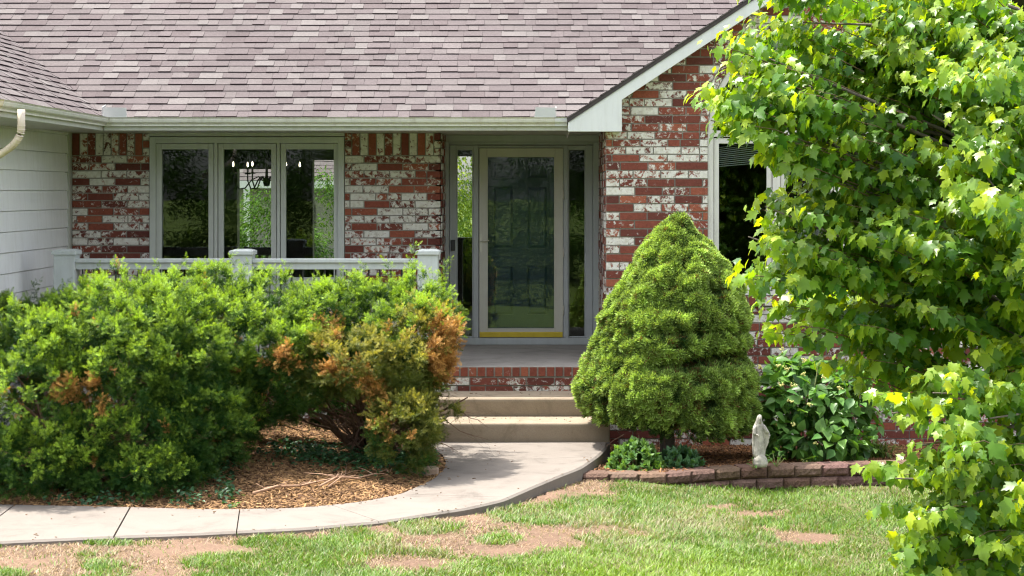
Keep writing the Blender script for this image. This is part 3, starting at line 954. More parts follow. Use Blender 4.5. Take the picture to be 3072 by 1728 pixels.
# --- seen through the house: a neighbour's house and backyard greenery
nx0, nx1, ny = -12.5, -3.2, 40.0
s40 = F / ny
nh = thing('neighbour_house', 'pale house with tan shingle roof seen through the porch window', 'house', (-7, ny, 0))
ez, rz = CZ + (VY - 549) / s40, CZ + (VY - 410) / s40
mb = MB()
shingles(mb, (0, ny - .5, ez + .05), (1, 0, 0), (0, CT, ST), (0, -ST, CT), 2.6, lambda d: (nx0 - .3, nx1 + .3), e=.16)
obj('roof', mb, M['shingle'], nh)
obj('wall', MB().box(nx0, nx1, ny, ny + 6, -.5, ez), mat_plain('grey_wall', (.22, .21, .19), .7, .1), nh)
obj('fascia', MB().box(nx0 - .3, nx1 + .3, ny - .52, ny - .49, ez - .12, ez + .05), M['gable'], nh)
for xx in (-9.3, -8.2, -6.6, -5.3, -4.2):
    obj('post', MB().box(xx, xx + .12, ny - 2.0, ny - 1.88, -.5, ez - .1), M['gable'], nh)
for xx in (-8.9, -6.2):
    obj('window', MB().box(xx, xx + .9, ny - .03, ny - .002, .6, ez - .5), M['black'], nh)
# deck railing at the back
dr = thing('deck_railing', 'brown wooden deck rail seen through the middle porch pane', 'railing', (-4, 30, 0))
obj('top_rail', MB().box(-6.5, -2.4, 30, 30.1, 1.05, 1.12), mat_plain('deck_wood', (.28, .16, .09), .7, .15, 8), dr)
obj('lower_rail', MB().box(-6.5, -2.4, 30.02, 30.06, .62, .68), bpy.data.materials['deck_wood'], dr)
for k in range(40):
    obj('baluster', MB().box(-6.45 + k * .104, -6.42 + k * .104, 30.02, 30.05, -.1, 1.048), bpy.data.materials['deck_wood'], dr)

# ================================================================== PORCH RAILING
YR = 16.945
pr = thing('porch_railing', 'pale grey porch railing with square posts and black balusters', 'railing', (-2.9, YR, ZP))
PXs = [(-4.66, .10), (-2.948, .10), (-1.149, .098)]
zc = 1.712
for i, (x, h) in enumerate(PXs):
    y0, y1 = YR - h + .09, YR + h + .09
    yy = YR + .0
    po = obj('post', MB().box(x - h, x + h, yy - h, yy + h, ZP, zc - .045), M['rail'], pr, bevel=.005)
    cb = MB().box(x - h - .018, x + h + .018, yy - h - .018, yy + h + .018, zc - .05, zc - .012)
    cb.hexa([(x - h - .014, yy - h - .014, zc - .012), (x + h + .014, yy - h - .014, zc - .012), (x + h + .014, yy + h + .014, zc - .012), (x - h - .014, yy + h + .014, zc - .012),
             (x - .07, yy - .07, zc + .003), (x + .07, yy - .07, zc + .003), (x + .07, yy + .07, zc + .003), (x - .07, yy + .07, zc + .003)])
    obj('cap', cb, M['rail'], po, bevel=.004)
for (xa, ha), (xb, hb) in zip(PXs[:-1], PXs[1:]):
    a, b = xa + ha, xb - hb
    zt = 1.622
    obj('top_rail', MB().box(a, b, YR - .07, YR + .07, zt - .038, zt), M['rail'], pr, bevel=.005)
    obj('upper_rail', MB().box(a + .001, b - .001, YR - .045, YR + .02, zt - .104, zt - .039), M['rail'], pr, bevel=.004)
    obj('lower_rail', MB().box(a + .001, b - .001, YR - .03, YR + .03, ZP + .09, ZP + .135), M['rail'], pr, bevel=.004)
    n = int((b - a) / .1015)
    for k in range(n):
        x = a + (b - a) * (k + .5) / n
        obj('baluster', MB().tube([(x, YR, ZP + .134), (x, YR, zt - .103)], .0085, 6), M['black'], pr)

# ================================================================== STEPS, WALK, GROUND
st = thing('front_steps', 'two tan concrete steps up to the brick porch edge', 'steps', (-.2, 16.3, 0))
def step(y0, y1, z0, z1, xr):
    pr_ = [(y0 + .012, z0), (y0, z1 - .03), (y0 + .004, z1 - .012), (y0 + .016, z1 - .002), (y0 + .03, z1), (y1, z1), (y1, z0)]
    mb = MB().prism(pr_, -1.02, xr, 'x')
    return obj('step', mb, M['step'], st, bevel=.008)
step(15.84, 16.31, -.2, .172, .575)
step(16.315, 16.93, -.2, .340, .572)

inner = [(-420, 1500), (0, 1513), (382, 1521), (600, 1527), (720, 1527), (879, 1524), (991, 1515), (1087, 1505), (1206, 1481), (1302, 1437), (1334, 1405), (1338, 1385), (1328, 1364), (1300, 1347), (1290, 1330)]
outer = [(-420, 1662), (0, 1625), (345, 1609), (600, 1600), (714, 1594), (919, 1584), (1134, 1565), (1278, 1543), (1400, 1525), (1510, 1500), (1604, 1459), (1680, 1427), (1745, 1402), (1797, 1366), (1818, 1345), (1826, 1327)]
def resample(pts, n):
    p = np.array([G(*q)[:2] for q in pts]); s = np.concatenate([[0], np.cumsum(np.linalg.norm(np.diff(p, axis=0), axis=1))])
    t = np.linspace(0, s[-1], n)
    # smooth with a local average
    q = np.stack([np.interp(t, s, p[:, 0]), np.interp(t, s, p[:, 1])], 1)
    for _ in range(6):
        q[1:-1] = .25 * q[:-2] + .5 * q[1:-1] + .25 * q[2:]
    return q
# pair points of both edges by matching where joints would fall
def at_px(pts, xs):
    p = np.array(pts, float); s = np.concatenate([[0], np.cumsum(np.linalg.norm(np.diff(p, axis=0), axis=1))])
    return p, s
jin = [(-420, 1500), (40, 1514), (388, 1521), (720, 1527), (996, 1515), (1206, 1481), (1338, 1385), (1290, 1330)]
jout = [(-420, 1662), (-110, 1634), (340, 1609), (716, 1594), (1134, 1565), (1530, 1492), (1790, 1370), (1826, 1327)]
RI, RO = resample(inner, 240), resample(outer, 240)
def near_idx(R_, q):
    g = G(*q)[:2]; return int(np.argmin(((R_ - g) ** 2).sum(1)))
ii = [near_idx(RI, q) for q in jin]; io = [near_idx(RO, q) for q in jout]
ii[0] = io[0] = 0; ii[-1] = io[-1] = 239
mb = MB()
for s in range(len(ii) - 1):
    n = 26
    a = np.stack([np.interp(np.linspace(ii[s], ii[s + 1], n), np.arange(240), RI[:, k]) for k in (0, 1)], 1)
    b = np.stack([np.interp(np.linspace(io[s], io[s + 1], n), np.arange(240), RO[:, k]) for k in (0, 1)], 1)
    gap = .006 if s in (0, 1, 2) else .002
    # pull ends in for the joint
    def pull(e, sgn):
        d = e[1] - e[0]; d /= np.linalg.norm(d); e[0] = e[0] + d * gap
        d = e[-1] - e[-2]; d /= np.linalg.norm(d); e[-1] = e[-1] - d * gap
    pull(a, 1); pull(b, 1)
    z1 = 0.0
    mid = b - (b - a) / np.maximum(np.linalg.norm(b - a, axis=1, keepdims=True), 1e-6) * .02
    v = []; rows = []
    for arr, zz_ in ((a, -.3), (a, z1), (mid, z1), (b, z1 - .014), (b + (b - a) * .002, -.4)):
        rows.append(len(v)); v += [(q[0], q[1], zz_) for q in arr]
    f = []
    for r in range(4):
        for k in range(n - 1):
            f.append((rows[r] + k, rows[r] + k + 1, rows[r + 1] + k + 1, rows[r + 1] + k))
    f.append((rows[0], rows[1], rows[2], rows[3], rows[4])); f.append(tuple(r + n - 1 for r in rows)[::-1])
    mb.add(v, [t[::-1] for t in f])
# landing joining the steps
mb.add([(x, y, z) for z in (-.3, -.0005) for x, y in ((-1.02, 15.8), (.573, 15.8), (.573, 15.86), (-1.02, 15.86))], [(3, 2, 1, 0), (4, 5, 6, 7), (0, 1, 5, 4), (1, 2, 6, 5), (2, 3, 7, 6), (3, 0, 4, 7)])
walk = obj('walkway', mb, M['walk']); tag(walk, kind='structure')
mb = MB()
for s in range(1, 4):
    a, b = RI[ii[s]], RO[io[s]]
    d = np.array([b[1] - a[1], a[0] - b[0]]); d = d / np.linalg.norm(d) * .008
    mb.add([(a[0] - d[0], a[1] - d[1], -.012), (a[0] + d[0], a[1] + d[1], -.012), (b[0] + d[0], b[1] + d[1], -.012), (b[0] - d[0], b[1] - d[1], -.012)], [(0, 1, 2, 3)])

def lawn_z(x, y):
    x = np.asarray(x, float)
    return -.035 - .06 * np.clip(x + .9, 0, 1.4) - .115 * np.clip(x - .5, 0, 1.3)

def poly_dist(q, poly):
    """signed-free distance from points q (n,2) to polyline (m,2)."""
    a, b = poly[:-1], poly[1:]
    d = b - a
    best = np.full(len(q), 1e9)
    for i in range(0, len(a), 3):
        j = min(i + 3, len(poly) - 1)
        A, B = poly[i], poly[j]; D = B - A
        t = np.clip(((q - A) @ D) / max(D @ D, 1e-9), 0, 1)
        best = np.minimum(best, np.linalg.norm(q - (A + t[:, None] * D), axis=1))
    return best

def in_poly(q, poly):
    x, y = q[:, 0], q[:, 1]; inside = np.zeros(len(q), bool)
    j = len(poly) - 1
    for i in range(len(poly)):
        xi, yi = poly[i]; xj, yj = poly[j]
        c = ((yi > y) != (yj > y)) & (x < (xj - xi) * (y - yi) / (yj - yi + 1e-12) + xi)
        inside ^= c; j = i
    return inside
WALKPOLY = np.concatenate([RI, RO[::-1]])

# retaining wall line (front face, top)
wall_px = [(1740, 1421, -.06), (1990, 1423, -.08), (2085, 1414, -.08), (2180, 1405, -.08), (2300, 1400, -.08), (2640, 1391, -.085), (2900, 1386, -.085), (3200, 1382, -.085)]
WL = np.array([G(a, b, c)[:2] for a, b, c in wall_px])
BEDR = np.concatenate([WL + np.array([0, .1]), np.array([[5.5, 15.2], [5.5, 17.4], [.5, 17.4], [.57, 15.9]]), RO[-40:][::-1]])
def bed_r_z(x, y):
    return -.10 - .16 * np.clip((np.asarray(y, float) - 14.7) / 2.6, 0, 1)
BEDL = np.concatenate([RI, np.array([[-1.0, 16.95], [XS + .05, 16.95], [XS + .05, 14.2], [-8, 14.2], [-8, RI[0][1]]])])
def bed_l_z(x, y):
    q = np.stack([np.asarray(x, float).ravel(), np.asarray(y, float).ravel()], 1)
    d = poly_dist(q, RI)
    return (-.028 + .10 * np.clip((d - .1) / 1.5, 0, 1)).reshape(np.shape(x))

# soil / lawn ground sheet
m, nt, out = new_mat('lawn_soil')
b = N(nt, 'ShaderNodeBsdfPrincipled'); setin(b, Roughness=.95); b.inputs['Specular IOR Level'].default_value = .1
v = objvec(nt)
n1 = noise(nt, 2.2, 8, .7, .3, v); n2 = noise(nt, 55, 6, .75, 0, v)
a = N(nt, 'ShaderNodeAttribute', attribute_name='Col')
r2 = ramp(nt, n2.outputs['Fac'], [(.3, (.62,) * 3), (.7, (1.25,) * 3)])
r1 = ramp(nt, n1.outputs['Fac'], [(.3, (.85,) * 3), (.7, (1.12,) * 3)])
nt.links.new(mixc(nt, 1.0, mixc(nt, 1.0, a.outputs['Color'], r1.outputs[0], 'MULTIPLY'), r2.outputs[0], 'MULTIPLY'), b.inputs['Base Color'])
bump(nt, n2.outputs['Fac'], .8, .012, b)
nt.links.new(b.outputs[0], out.inputs['Surface'])
M['soil'] = m

bare = [(120, 1680, 420, 90), (620, 1640, 180, 30), (430, 1655, 260, 55), (1250, 1562, 330, 34), (800, 1612, 240, 16), (1640, 1462, 170, 36), (1610, 1615, 195, 32), (1450, 1655, 120, 24), (1180, 1690, 150, 22), (2400, 1610, 110, 24),
        (1400, 1590, 130, 20), (40, 1710, 260, 40), (2250, 1545, 60, 12), (2170, 1520, 90, 10), (560, 1700, 120, 30), (1330, 1630, 130, 22)]
tufts = [(300, 1700, 55, 18), (20, 1722, 60, 14), (830, 1632, 120, 22), (1060, 1628, 120, 26), (330, 1632, 90, 9), (1280, 1585, 110, 20), (1640, 1545, 190, 30), (1050, 1600, 60, 12), (1500, 1620, 70, 16), (690, 1690, 130, 30), (900, 1690, 150, 30)]
def px_of(x, y, z):
    return VX + F * x / y, VY - F * (z - CZ) / y
def green_mask(x, y):
    """0 bare .. 1 full lawn"""
    z = lawn_z(x, y)
    u, v_ = px_of(x, y, z)
    q = np.stack([x, y, np.zeros_like(x)], 1)
    nz = vnoise(q + 30, 2.6) * .45 + vnoise(q + 11, 7.3) * .35 + vnoise(q + 50, 19) * .2
    g = np.ones_like(x)
    for cx_, cy_, rx, ry in bare:
        d = np.sqrt(((u - cx_) / (rx * 1.18)) ** 2 + ((v_ - cy_) / (ry * 1.25)) ** 2) + (nz - .5) * 2.4
        g = np.minimum(g, np.clip((d - .65) / .5, 0, 1))
    dw = poly_dist(np.stack([x, y], 1), RO)
    g = np.minimum(g, np.clip((dw + (nz - .5) * .5 - np.where(x < .2, .21, .13)) / .14, 0, 1))
    for cx_, cy_, rx, ry in tufts:
        d = np.sqrt(((u - cx_) / rx) ** 2 + ((v_ - cy_) / ry) ** 2) + (nz - .5) * .8
        g = np.maximum(g, np.clip((1.1 - d) / .3, 0, 1))
    return g

def grid_sheet(name, xs, ys, zf, colf, mtl, kind='structure'):
    Xg, Yg = np.meshgrid(xs, ys)
    Zg = zf(Xg, Yg)
    V = np.stack([Xg, Yg, Zg], 2).reshape(-1, 3)
    nx, ny_ = len(xs), len(ys)
    i = np.arange(nx * ny_).reshape(ny_, nx)
    f = np.stack([i[:-1, :-1], i[:-1, 1:], i[1:, 1:], i[1:, :-1]], 2).reshape(-1, 4)
    o = objnp(name, V, [f], colf(V), mtl, None, True)
    tag(o, kind=kind); return o
def ext(a, b, n, far): return np.concatenate([[-far, -60, -25, -12], np.linspace(a, b, n), [12, 25, 60, far]])
def soil_col(V):
    g = green_mask(V[:, 0], np.maximum(V[:, 1], 4))
    near = (V[:, 1] > 9.7) & (V[:, 1] < 18) & (np.abs(V[:, 0]) < 7)
    g = np.where(near, g, 1)
    k = vnoise(V + 5, 1.3)[:, None]
    bareC = np.array((.150, .094, .068)) * (1 - k) + np.array((.225, .150, .105)) * k
    gr = np.where(near[:, None], np.array((.13, .12, .055)), np.array((.10, .14, .03)))
    return bareC * (1 - g[:, None]) + gr * g[:, None]
xs = ext(-6, 6, 161, 400); ys = np.concatenate([[-400, -100, -40, -15, 0, 5], np.linspace(8.5, 18.0, 130), [25, 40, 100, 400]])
def gz(X, Y):
    z = lawn_z(X, Y)
    q = np.stack([X.ravel(), Y.ravel(), np.zeros(X.size)], 1)
    near = (np.abs(X) < 7) & (Y > 8) & (Y < 18)
    bumpz = (vnoise(q, 2.5).reshape(X.shape) - .5) * .03 + (vnoise(q, 9).reshape(X.shape) - .5) * .014
    inb = in_poly(q[:, :2], BEDL).reshape(X.shape) | in_poly(q[:, :2], BEDR).reshape(X.shape) | in_poly(q[:, :2], WALKPOLY).reshape(X.shape)
    return np.where(near, z + bumpz, z) - np.where(inb, .34, 0)
ground = grid_sheet('ground', xs, ys, gz, soil_col, M['soil'])

# planting beds
m, nt, out = new_mat('mulch_ground')
b = N(nt, 'ShaderNodeBsdfPrincipled'); setin(b, Roughness=.95); b.inputs['Specular IOR Level'].default_value = .1
v = objvec(nt)
n2 = noise(nt, 45, 7, .75, .6, v)
r2 = ramp(nt, n2.outputs['Fac'], [(.3, (.03, .015, .009)), (.55, (.10, .05, .025)), (.75, (.20, .11, .055))])
nt.links.new(r2.outputs[0], b.inputs['Base Color']); bump(nt, n2.outputs['Fac'], .9, .02, b)
nt.links.new(b.outputs[0], out.inputs['Surface']); M['bed'] = m
def bed_sheet(poly, zf, x0, x1, y0, y1, st_=.05):
    xs = np.arange(x0, x1, st_); ys = np.arange(y0, y1, st_)
    Xg, Yg = np.meshgrid(xs, ys)
    q = np.stack([Xg.ravel(), Yg.ravel()], 1)
    ins = in_poly(q, poly)
    ins = (ins | (poly_dist(q, np.concatenate([poly, poly[:1]])) < st_ * .8)).reshape(Xg.shape)
    Zg = zf(Xg, Yg) + (vnoise(np.stack([Xg, Yg, Yg * 0], 2), 6) - .5) * .035
    V = np.stack([Xg, Yg, Zg], 2).reshape(-1, 3)
    i = np.arange(Xg.size).reshape(Xg.shape)
    f = np.stack([i[:-1, :-1], i[:-1, 1:], i[1:, 1:], i[1:, :-1]], 2)
    ok = ins[:-1, :-1] & ins[:-1, 1:] & ins[1:, 1:] & ins[1:, :-1]
    o = objnp('garden_bed', V, [f[ok]], np.ones((len(V), 3)), M['bed'], None, True)
    tag(o, kind='structure')
bed_sheet(BEDL, bed_l_z, -8, -.7, 11.5, 17.0)
bed_sheet(BEDR, bed_r_z, 0, 5.6, 14.2, 17.4)

# ================================================================== VEGETATION HELPERS
def lobe3(l):
    px, py, Y, rx, rz, ry = l
    return P(px, py, Y), np.array([rx * Y / F, ry, rz * Y / F])

def lobe_points(lobes, dens_front, dens_back, shell=(1.0, 1.0), keep=.9):
    Ps, Ns, Ls = [], [], []
    L3 = [lobe3(l) for l in lobes]
    for li_, (c, r) in enumerate(L3):
        area = 4 * math.pi * (((r[0] * r[1]) ** 1.6 + (r[0] * r[2]) ** 1.6 + (r[1] * r[2]) ** 1.6) / 3) ** (1 / 1.6)
        n = int(area * dens_front)
        d = nrmz(RNG.normal(size=(n * 2, 3)))[:n]
        nn_ = nrmz(d / r)
        front = nn_[:, 1] < .25
        ok = front | (RNG.random(n) < dens_back / dens_front)
        d, nn_ = d[ok], nn_[ok]
        s = RNG.uniform(shell[0], shell[1], len(d))[:, None]
        p = c + d * r * s
        inside = np.zeros(len(p), bool)
        for k, (c2, r2) in enumerate(L3):
            if k != li_:
                inside |= ((((p - c2) / (r2 * keep)) ** 2).sum(1) < s[:, 0] ** 2)
        Ps.append(p[~inside]); Ns.append(nn_[~inside]); Ls.append(np.full((~inside).sum(), li_))
    return np.concatenate(Ps), np.concatenate(Ns), np.concatenate(Ls)

# a yew shoot: flat feather of needles along +x, length 1
def shoot_template(n=15, nl=.50, nw=.095):
    V, Fq, T = [], [], []
    for i in range(n):
        t = (i + .5) / n
        l = nl * (1.0 - .35 * t ** 2); az = i * 2.3999
        a = math.radians(66 - 34 * t)
        d = np.array([math.cos(a), math.sin(a) * math.cos(az), math.sin(a) * math.sin(az) * .75])
        w = nrmz(np.cross(d, [.2, .3, 1.0]))
        p = np.array([t * .9, 0, 0]); k = len(V)
        V += [p, p + d * l * .45 + w * nw * .5, p + d * l, p + d * l * .45 - w * nw * .5]
        Fq.append((k, k + 1, k + 2, k + 3)); T += [t * .6, t * .6 + .25, t * .6 + .5, t * .6 + .25]
    return np.array(V), [np.array(Fq)], np.array(T)
SHT, SHF, SHTT = shoot_template()

def plumes(cloud, p, d, up, L, young, old_c, new_c, nsh=6, var=.15):
    """Feathered branch tips: p base, d direction (n,3), L length (n,), young (n,) 0..1 amount of pale new growth, lowered where shade is painted in."""
    n = len(p)
    R = basis(d, up)
    for j in range(nsh):
        t = (j + .3) / nsh
        s = -1 if j % 2 else 1
        last = j == nsh - 1
        a = 0.0 if last else math.radians(52) * s
        rot = RNG.normal(0, .22, n)
        ca, sa = np.cos(a + rot), np.sin(a + rot)
        el = RNG.normal(.22, .25, n)
        az = j * 2.4 + RNG.uniform(-.6, .6, n); aa = 0.1 if last else .95
        aa = aa + rot * .5
        dl = np.stack([np.cos(aa), np.sin(aa) * np.cos(az), np.sin(aa) * np.sin(az)], 1)
        dd = np.einsum('nij,nj->ni', R, nrmz(dl))
        bend = L * t
        base = p + d * bend[:, None] + up * (.12 * (bend ** 2))[:, None]
        R2 = basis(dd, up + RNG.normal(0, .45, (n, 3)))
        ls = L * (.50 - .14 * t) * RNG.uniform(.8, 1.2, n)
        V, Fs = scatter(SHT, SHF, base, R2, ls)
        y = young[:, None] * np.clip((SHTT[None] * .55 + t * .95 - .42) * 1.5 + RNG.normal(0, .12, (n, 1)), 0, 1)
        y = np.clip(y, 0, 1)[..., None]
        col = old_c * (1 - y) + new_c * y
        col = col * RNG.uniform(1 - var, 1 + var, (n, 1, 1))
        cloud.add(V, Fs, col.reshape(-1, 3))

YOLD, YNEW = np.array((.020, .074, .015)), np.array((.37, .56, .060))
DOLD, DNEW = np.array((.26, .115, .03)), np.array((.78, .45, .13))
OOLD, ONEW = np.array((.075, .105, .018)), np.array((.48, .45, .10))

def branchy(mb, a, b, r0, depth=2, wig=.08):
    a, b = np.array(a, float), np.array(b, float)
    n = 7
    L = np.linalg.norm(b - a)
    off = np.cumsum(RNG.normal(0, wig * L / n, (n + 1, 3)), 0); off[0] = 0
    pts = [a + (b - a) * (i / n) + off[i] for i in range(n + 1)]
    mb.tube(pts, [r0 * (1 - .75 * i / n) for i in range(n + 1)], 6)
    if depth > 0:
        for i in range(2, n):
            if RNG.random() < .75:
                d = nrmz((b - a) / L + RNG.normal(0, .75, 3))
                branchy(mb, pts[i], pts[i] + d * L * RNG.uniform(.25, .45), r0 * (1 - .75 * i / n) * .6, depth - 1, wig * 1.3)

def yew(label, lobes, base_px, dens=125, youth=1.0, dead=None, olive=0.0, leaders=(), stems=7, up_bias=.75, zb=.03, stem_lobes=None):
    b0 = G(base_px[0], base_px[1], zb)
    root = thing('yew_shrub', label, 'shrub', b0)
    live, dd_ = Cloud(), Cloud()
    for layer in (0, 1):
        MC = 5 if layer == 0 else 3
        if layer == 0:
            p, nrm, li_ = lobe_points(lobes, dens * .85, dens * .25, (.84, 1.05))
        else:
            p, nrm, li_ = lobe_points(lobes, dens * .25, dens * .1, (.62, .85), .7)
        k = vnoise(p, 2.6) + .7 * vnoise(p + 4, 6.0) - .35
        p = p + nrm * ((k - .5) * .36)[:, None]
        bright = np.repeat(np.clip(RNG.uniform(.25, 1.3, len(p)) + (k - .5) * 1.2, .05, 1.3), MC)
        p = np.repeat(p, MC, 0); nrm = np.repeat(nrm, MC, 0); n = len(p)
        d = nrmz(nrm * .55 + np.array((0, -.08, up_bias * .62)) + RNG.normal(0, .52, (n, 3)))
        p = p + d * .02 + RNG.normal(0, .012, (n, 3))
        up = nrmz(np.array((0, -.2, 1.0)) + nrm * .4 + RNG.normal(0, .35, (n, 3)))
        L = RNG.uniform(.080, .130, n)
        keep = p[:, 2] > zb + .02
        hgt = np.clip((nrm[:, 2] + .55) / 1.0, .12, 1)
        young = np.clip(youth * (.06 + .94 * hgt ** 1.25) * bright * (1.0 if layer == 0 else .15), 0, 1)  # new growth, also cut on sides and inside to paint in shade
        u, v_ = px_of(p[:, 0], p[:, 1], p[:, 2])
        dm = np.zeros(n)
        for (cx_, cy_, rx, ry, amt) in (dead or []):
            q = ((u - cx_) / rx) ** 2 + ((v_ - cy_) / ry) ** 2
            dm = np.maximum(dm, amt * np.clip(1.5 - q, 0, 1))
        isd = (RNG.random(n) * .7 + vnoise(p + 9, 6) * .6 - .15) < dm
        a = keep & ~isd
        ov = np.zeros(n)
        for (cx_, cy_, rx, ry) in (olive or []):
            ov = np.maximum(ov, np.clip(1.7 - ((u - cx_) / rx) ** 2 - ((v_ - cy_) / ry) ** 2, 0, 1))
        iso = RNG.random(n) < ov
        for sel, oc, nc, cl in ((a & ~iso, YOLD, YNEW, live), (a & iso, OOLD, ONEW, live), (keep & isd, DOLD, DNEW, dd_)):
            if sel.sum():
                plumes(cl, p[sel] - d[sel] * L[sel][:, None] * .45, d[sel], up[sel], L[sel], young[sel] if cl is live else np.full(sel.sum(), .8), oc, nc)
    # long leaders standing clear of the mass
    for (px, py, Y, ln, lean) in leaders:
        top = P(px, py, Y)
        n = max(4, int(ln / .05))
        dirv = nrmz(np.array((lean, -.1, 1.0)))
        t = np.linspace(0, 1, n)
        pp = top - dirv * (ln * (1 - t))[:, None]
        sgn = np.where(np.arange(n) % 2, 1, -1)
        d = nrmz(dirv * .9 + np.stack([sgn * .55, RNG.normal(0, .4, n), RNG.normal(0, .15, n)], 1))
        up = nrmz(np.tile((0, -.4, 1.0), (n, 1)))
        plumes(live, pp - d * .05, d, up, np.full(n, .135) * (1.15 - .35 * t), np.full(n, .9 * youth), YOLD, YNEW)
    live.obj('foliage', M['yew'], root)
    if dd_.n:
        o = dd_.obj('dead_foliage', M['deadneedle'], root); o['label'] = 'orange brown dead needle sprays'
    mb = MB()
    L3 = [lobe3(l) for l in (stem_lobes or lobes)]
    for k in range(stems):
        c, r = L3[k % len(L3)]
        e = c + RNG.normal(0, .25, 3) * r + np.array((0, -.3 * r[1], .1 * r[2]))
        branchy(mb, b0 + np.array((RNG.normal(0, .10), RNG.normal(0, .08), -.03)), e, .021, 2, .16)
    obj('stem', mb, M['bark'], root, smooth=True)
    return root

yew('broad bright green yew shrub in front, spilling over the walk beside the siding',
    [(340, 1150, 13.7, 350, 270, .85), (90, 1200, 13.45, 300, 265, .72), (540, 1130, 13.75, 185, 255, .70), (300, 1340, 13.25, 330, 120, .45), (560, 1260, 13.5, 140, 150, .50), (-150, 1150, 13.8, 220, 280, .75), (80, 1395, 13.05, 240, 95, .36), (390, 1410, 13.05, 180, 70, .32)],
    (300, 1440), 130, 1.0, dead=[(200, 1165, 60, 40, .85), (265, 1140, 30, 25, .9), (300, 1210, 40, 25, .5), (290, 1255, 14, 12, .9), (30, 1190, 30, 60, .3)],
    leaders=[(420, 850, 14.1, .2, .1)], stems=9)
yew('tall green yew shrub behind the broad one, reaching the middle railing post',
    [(440, 1025, 14.98, 160, 115, .55), (640, 985, 14.78, 180, 145, .55), (800, 1000, 14.78, 170, 150, .55), (600, 1080, 14.38, 210, 170, .55), (790, 1080, 14.38, 150, 150, .5), (340, 1015, 15.28, 100, 80, .4), (640, 1170, 15.38, 300, 120, .4), (790, 1215, 14.35, 100, 55, .3), (690, 1260, 14.1, 60, 50, .25)],
    (640, 1345), 130, 1.0, leaders=[(295, 805, 16.2, .40, -.3), (470, 795, 15.9, .3, .1), (556, 785, 15.8, .35, -.5), (700, 765, 15.8, .42, .05), (740, 790, 15.8, .35, .4), (770, 805, 15.7, .35, .3), (860, 800, 15.7, .3, -.1), (640, 800, 15.7, .3, .3), (420, 812, 15.7, .25, 0), (800, 830, 15.6, .3, -.2)], stems=9,
    stem_lobes=[(760, 1150, 14.9, 150, 80, .4), (640, 1120, 15, 150, 90, .4), (850, 1160, 14.8, 150, 80, .4)])
yew('green yew shrub with upright tips in front of the last railing post',
    [(1110, 970, 15.00, 190, 130, .55), (1255, 970, 15.00, 95, 130, .4), (1000, 1000, 14.80, 180, 140, .5), (1180, 1020, 14.70, 170, 110, .5), (1060, 1180, 15.50, 230, 110, .35)],
    (1080, 1345), 130, 1.0, leaders=[(1245, 742, 15.9, .50, .25), (1345, 785, 15.6, .42, .45), (1160, 790, 15.8, .3, -.1), (1090, 800, 15.8, .3, .2), (1030, 815, 15.8, .3, .2), (1300, 830, 15.6, .3, .2), (1340, 850, 15.4, .3, .4), (960, 830, 15.8, .25, -.2), (1325, 930, 15.3, .22, .4)], stems=8, dead=[(1300, 985, 50, 45, .5), (960, 985, 40, 30, .5), (1010, 965, 25, 35, .5)],
    stem_lobes=[(1050, 1150, 14.9, 150, 80, .4), (1150, 1130, 15, 150, 90, .4)])
yew('browning yew shrub with orange dead sprays beside the concrete steps',
    [(1205, 1110, 14.33, 150, 130, .50), (1290, 1090, 14.48, 62, 130, .35), (1040, 1110, 14.18, 150, 95, .45), (1265, 1230, 14.18, 85, 110, .35), (1200, 1260, 13.98, 90, 95, .35), (880, 1085, 14.13, 95, 70, .35)],
    (1130, 1345), 140, .95, dead=[(860, 1085, 65, 55, .6), (980, 1080, 30, 40, .6), (1060, 1120, 60, 45, .35), (1125, 1165, 40, 35, .7), (1335, 1050, 55, 105, .95), (1165, 1240, 60, 50, .3), (1200, 1290, 45, 45, .35), (1300, 1000, 35, 40, .35), (1010, 985, 25, 40, .5)],
    olive=[(1270, 1150, 170, 220), (1050, 1090, 180, 100), (1340, 1080, 90, 150)], stems=26, leaders=[],
    stem_lobes=[(1050, 1200, 14.5, 160, 60, .4), (1240, 1200, 14.6, 100, 80, .4), (880, 1170, 14.6, 140, 50, .4), (1320, 1200, 14.6, 60, 80, .3)])
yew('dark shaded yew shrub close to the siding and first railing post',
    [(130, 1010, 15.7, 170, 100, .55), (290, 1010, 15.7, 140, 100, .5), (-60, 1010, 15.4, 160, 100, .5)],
    (180, 1330), 125, .45, leaders=[(110, 850, 15.8, .32, .3), (200, 850, 15.9, .32, .6), (190, 895, 15.7, .2, .1), (30, 905, 15.6, .22, -.2), (320, 900, 15.7, .25, .2)], stems=6)

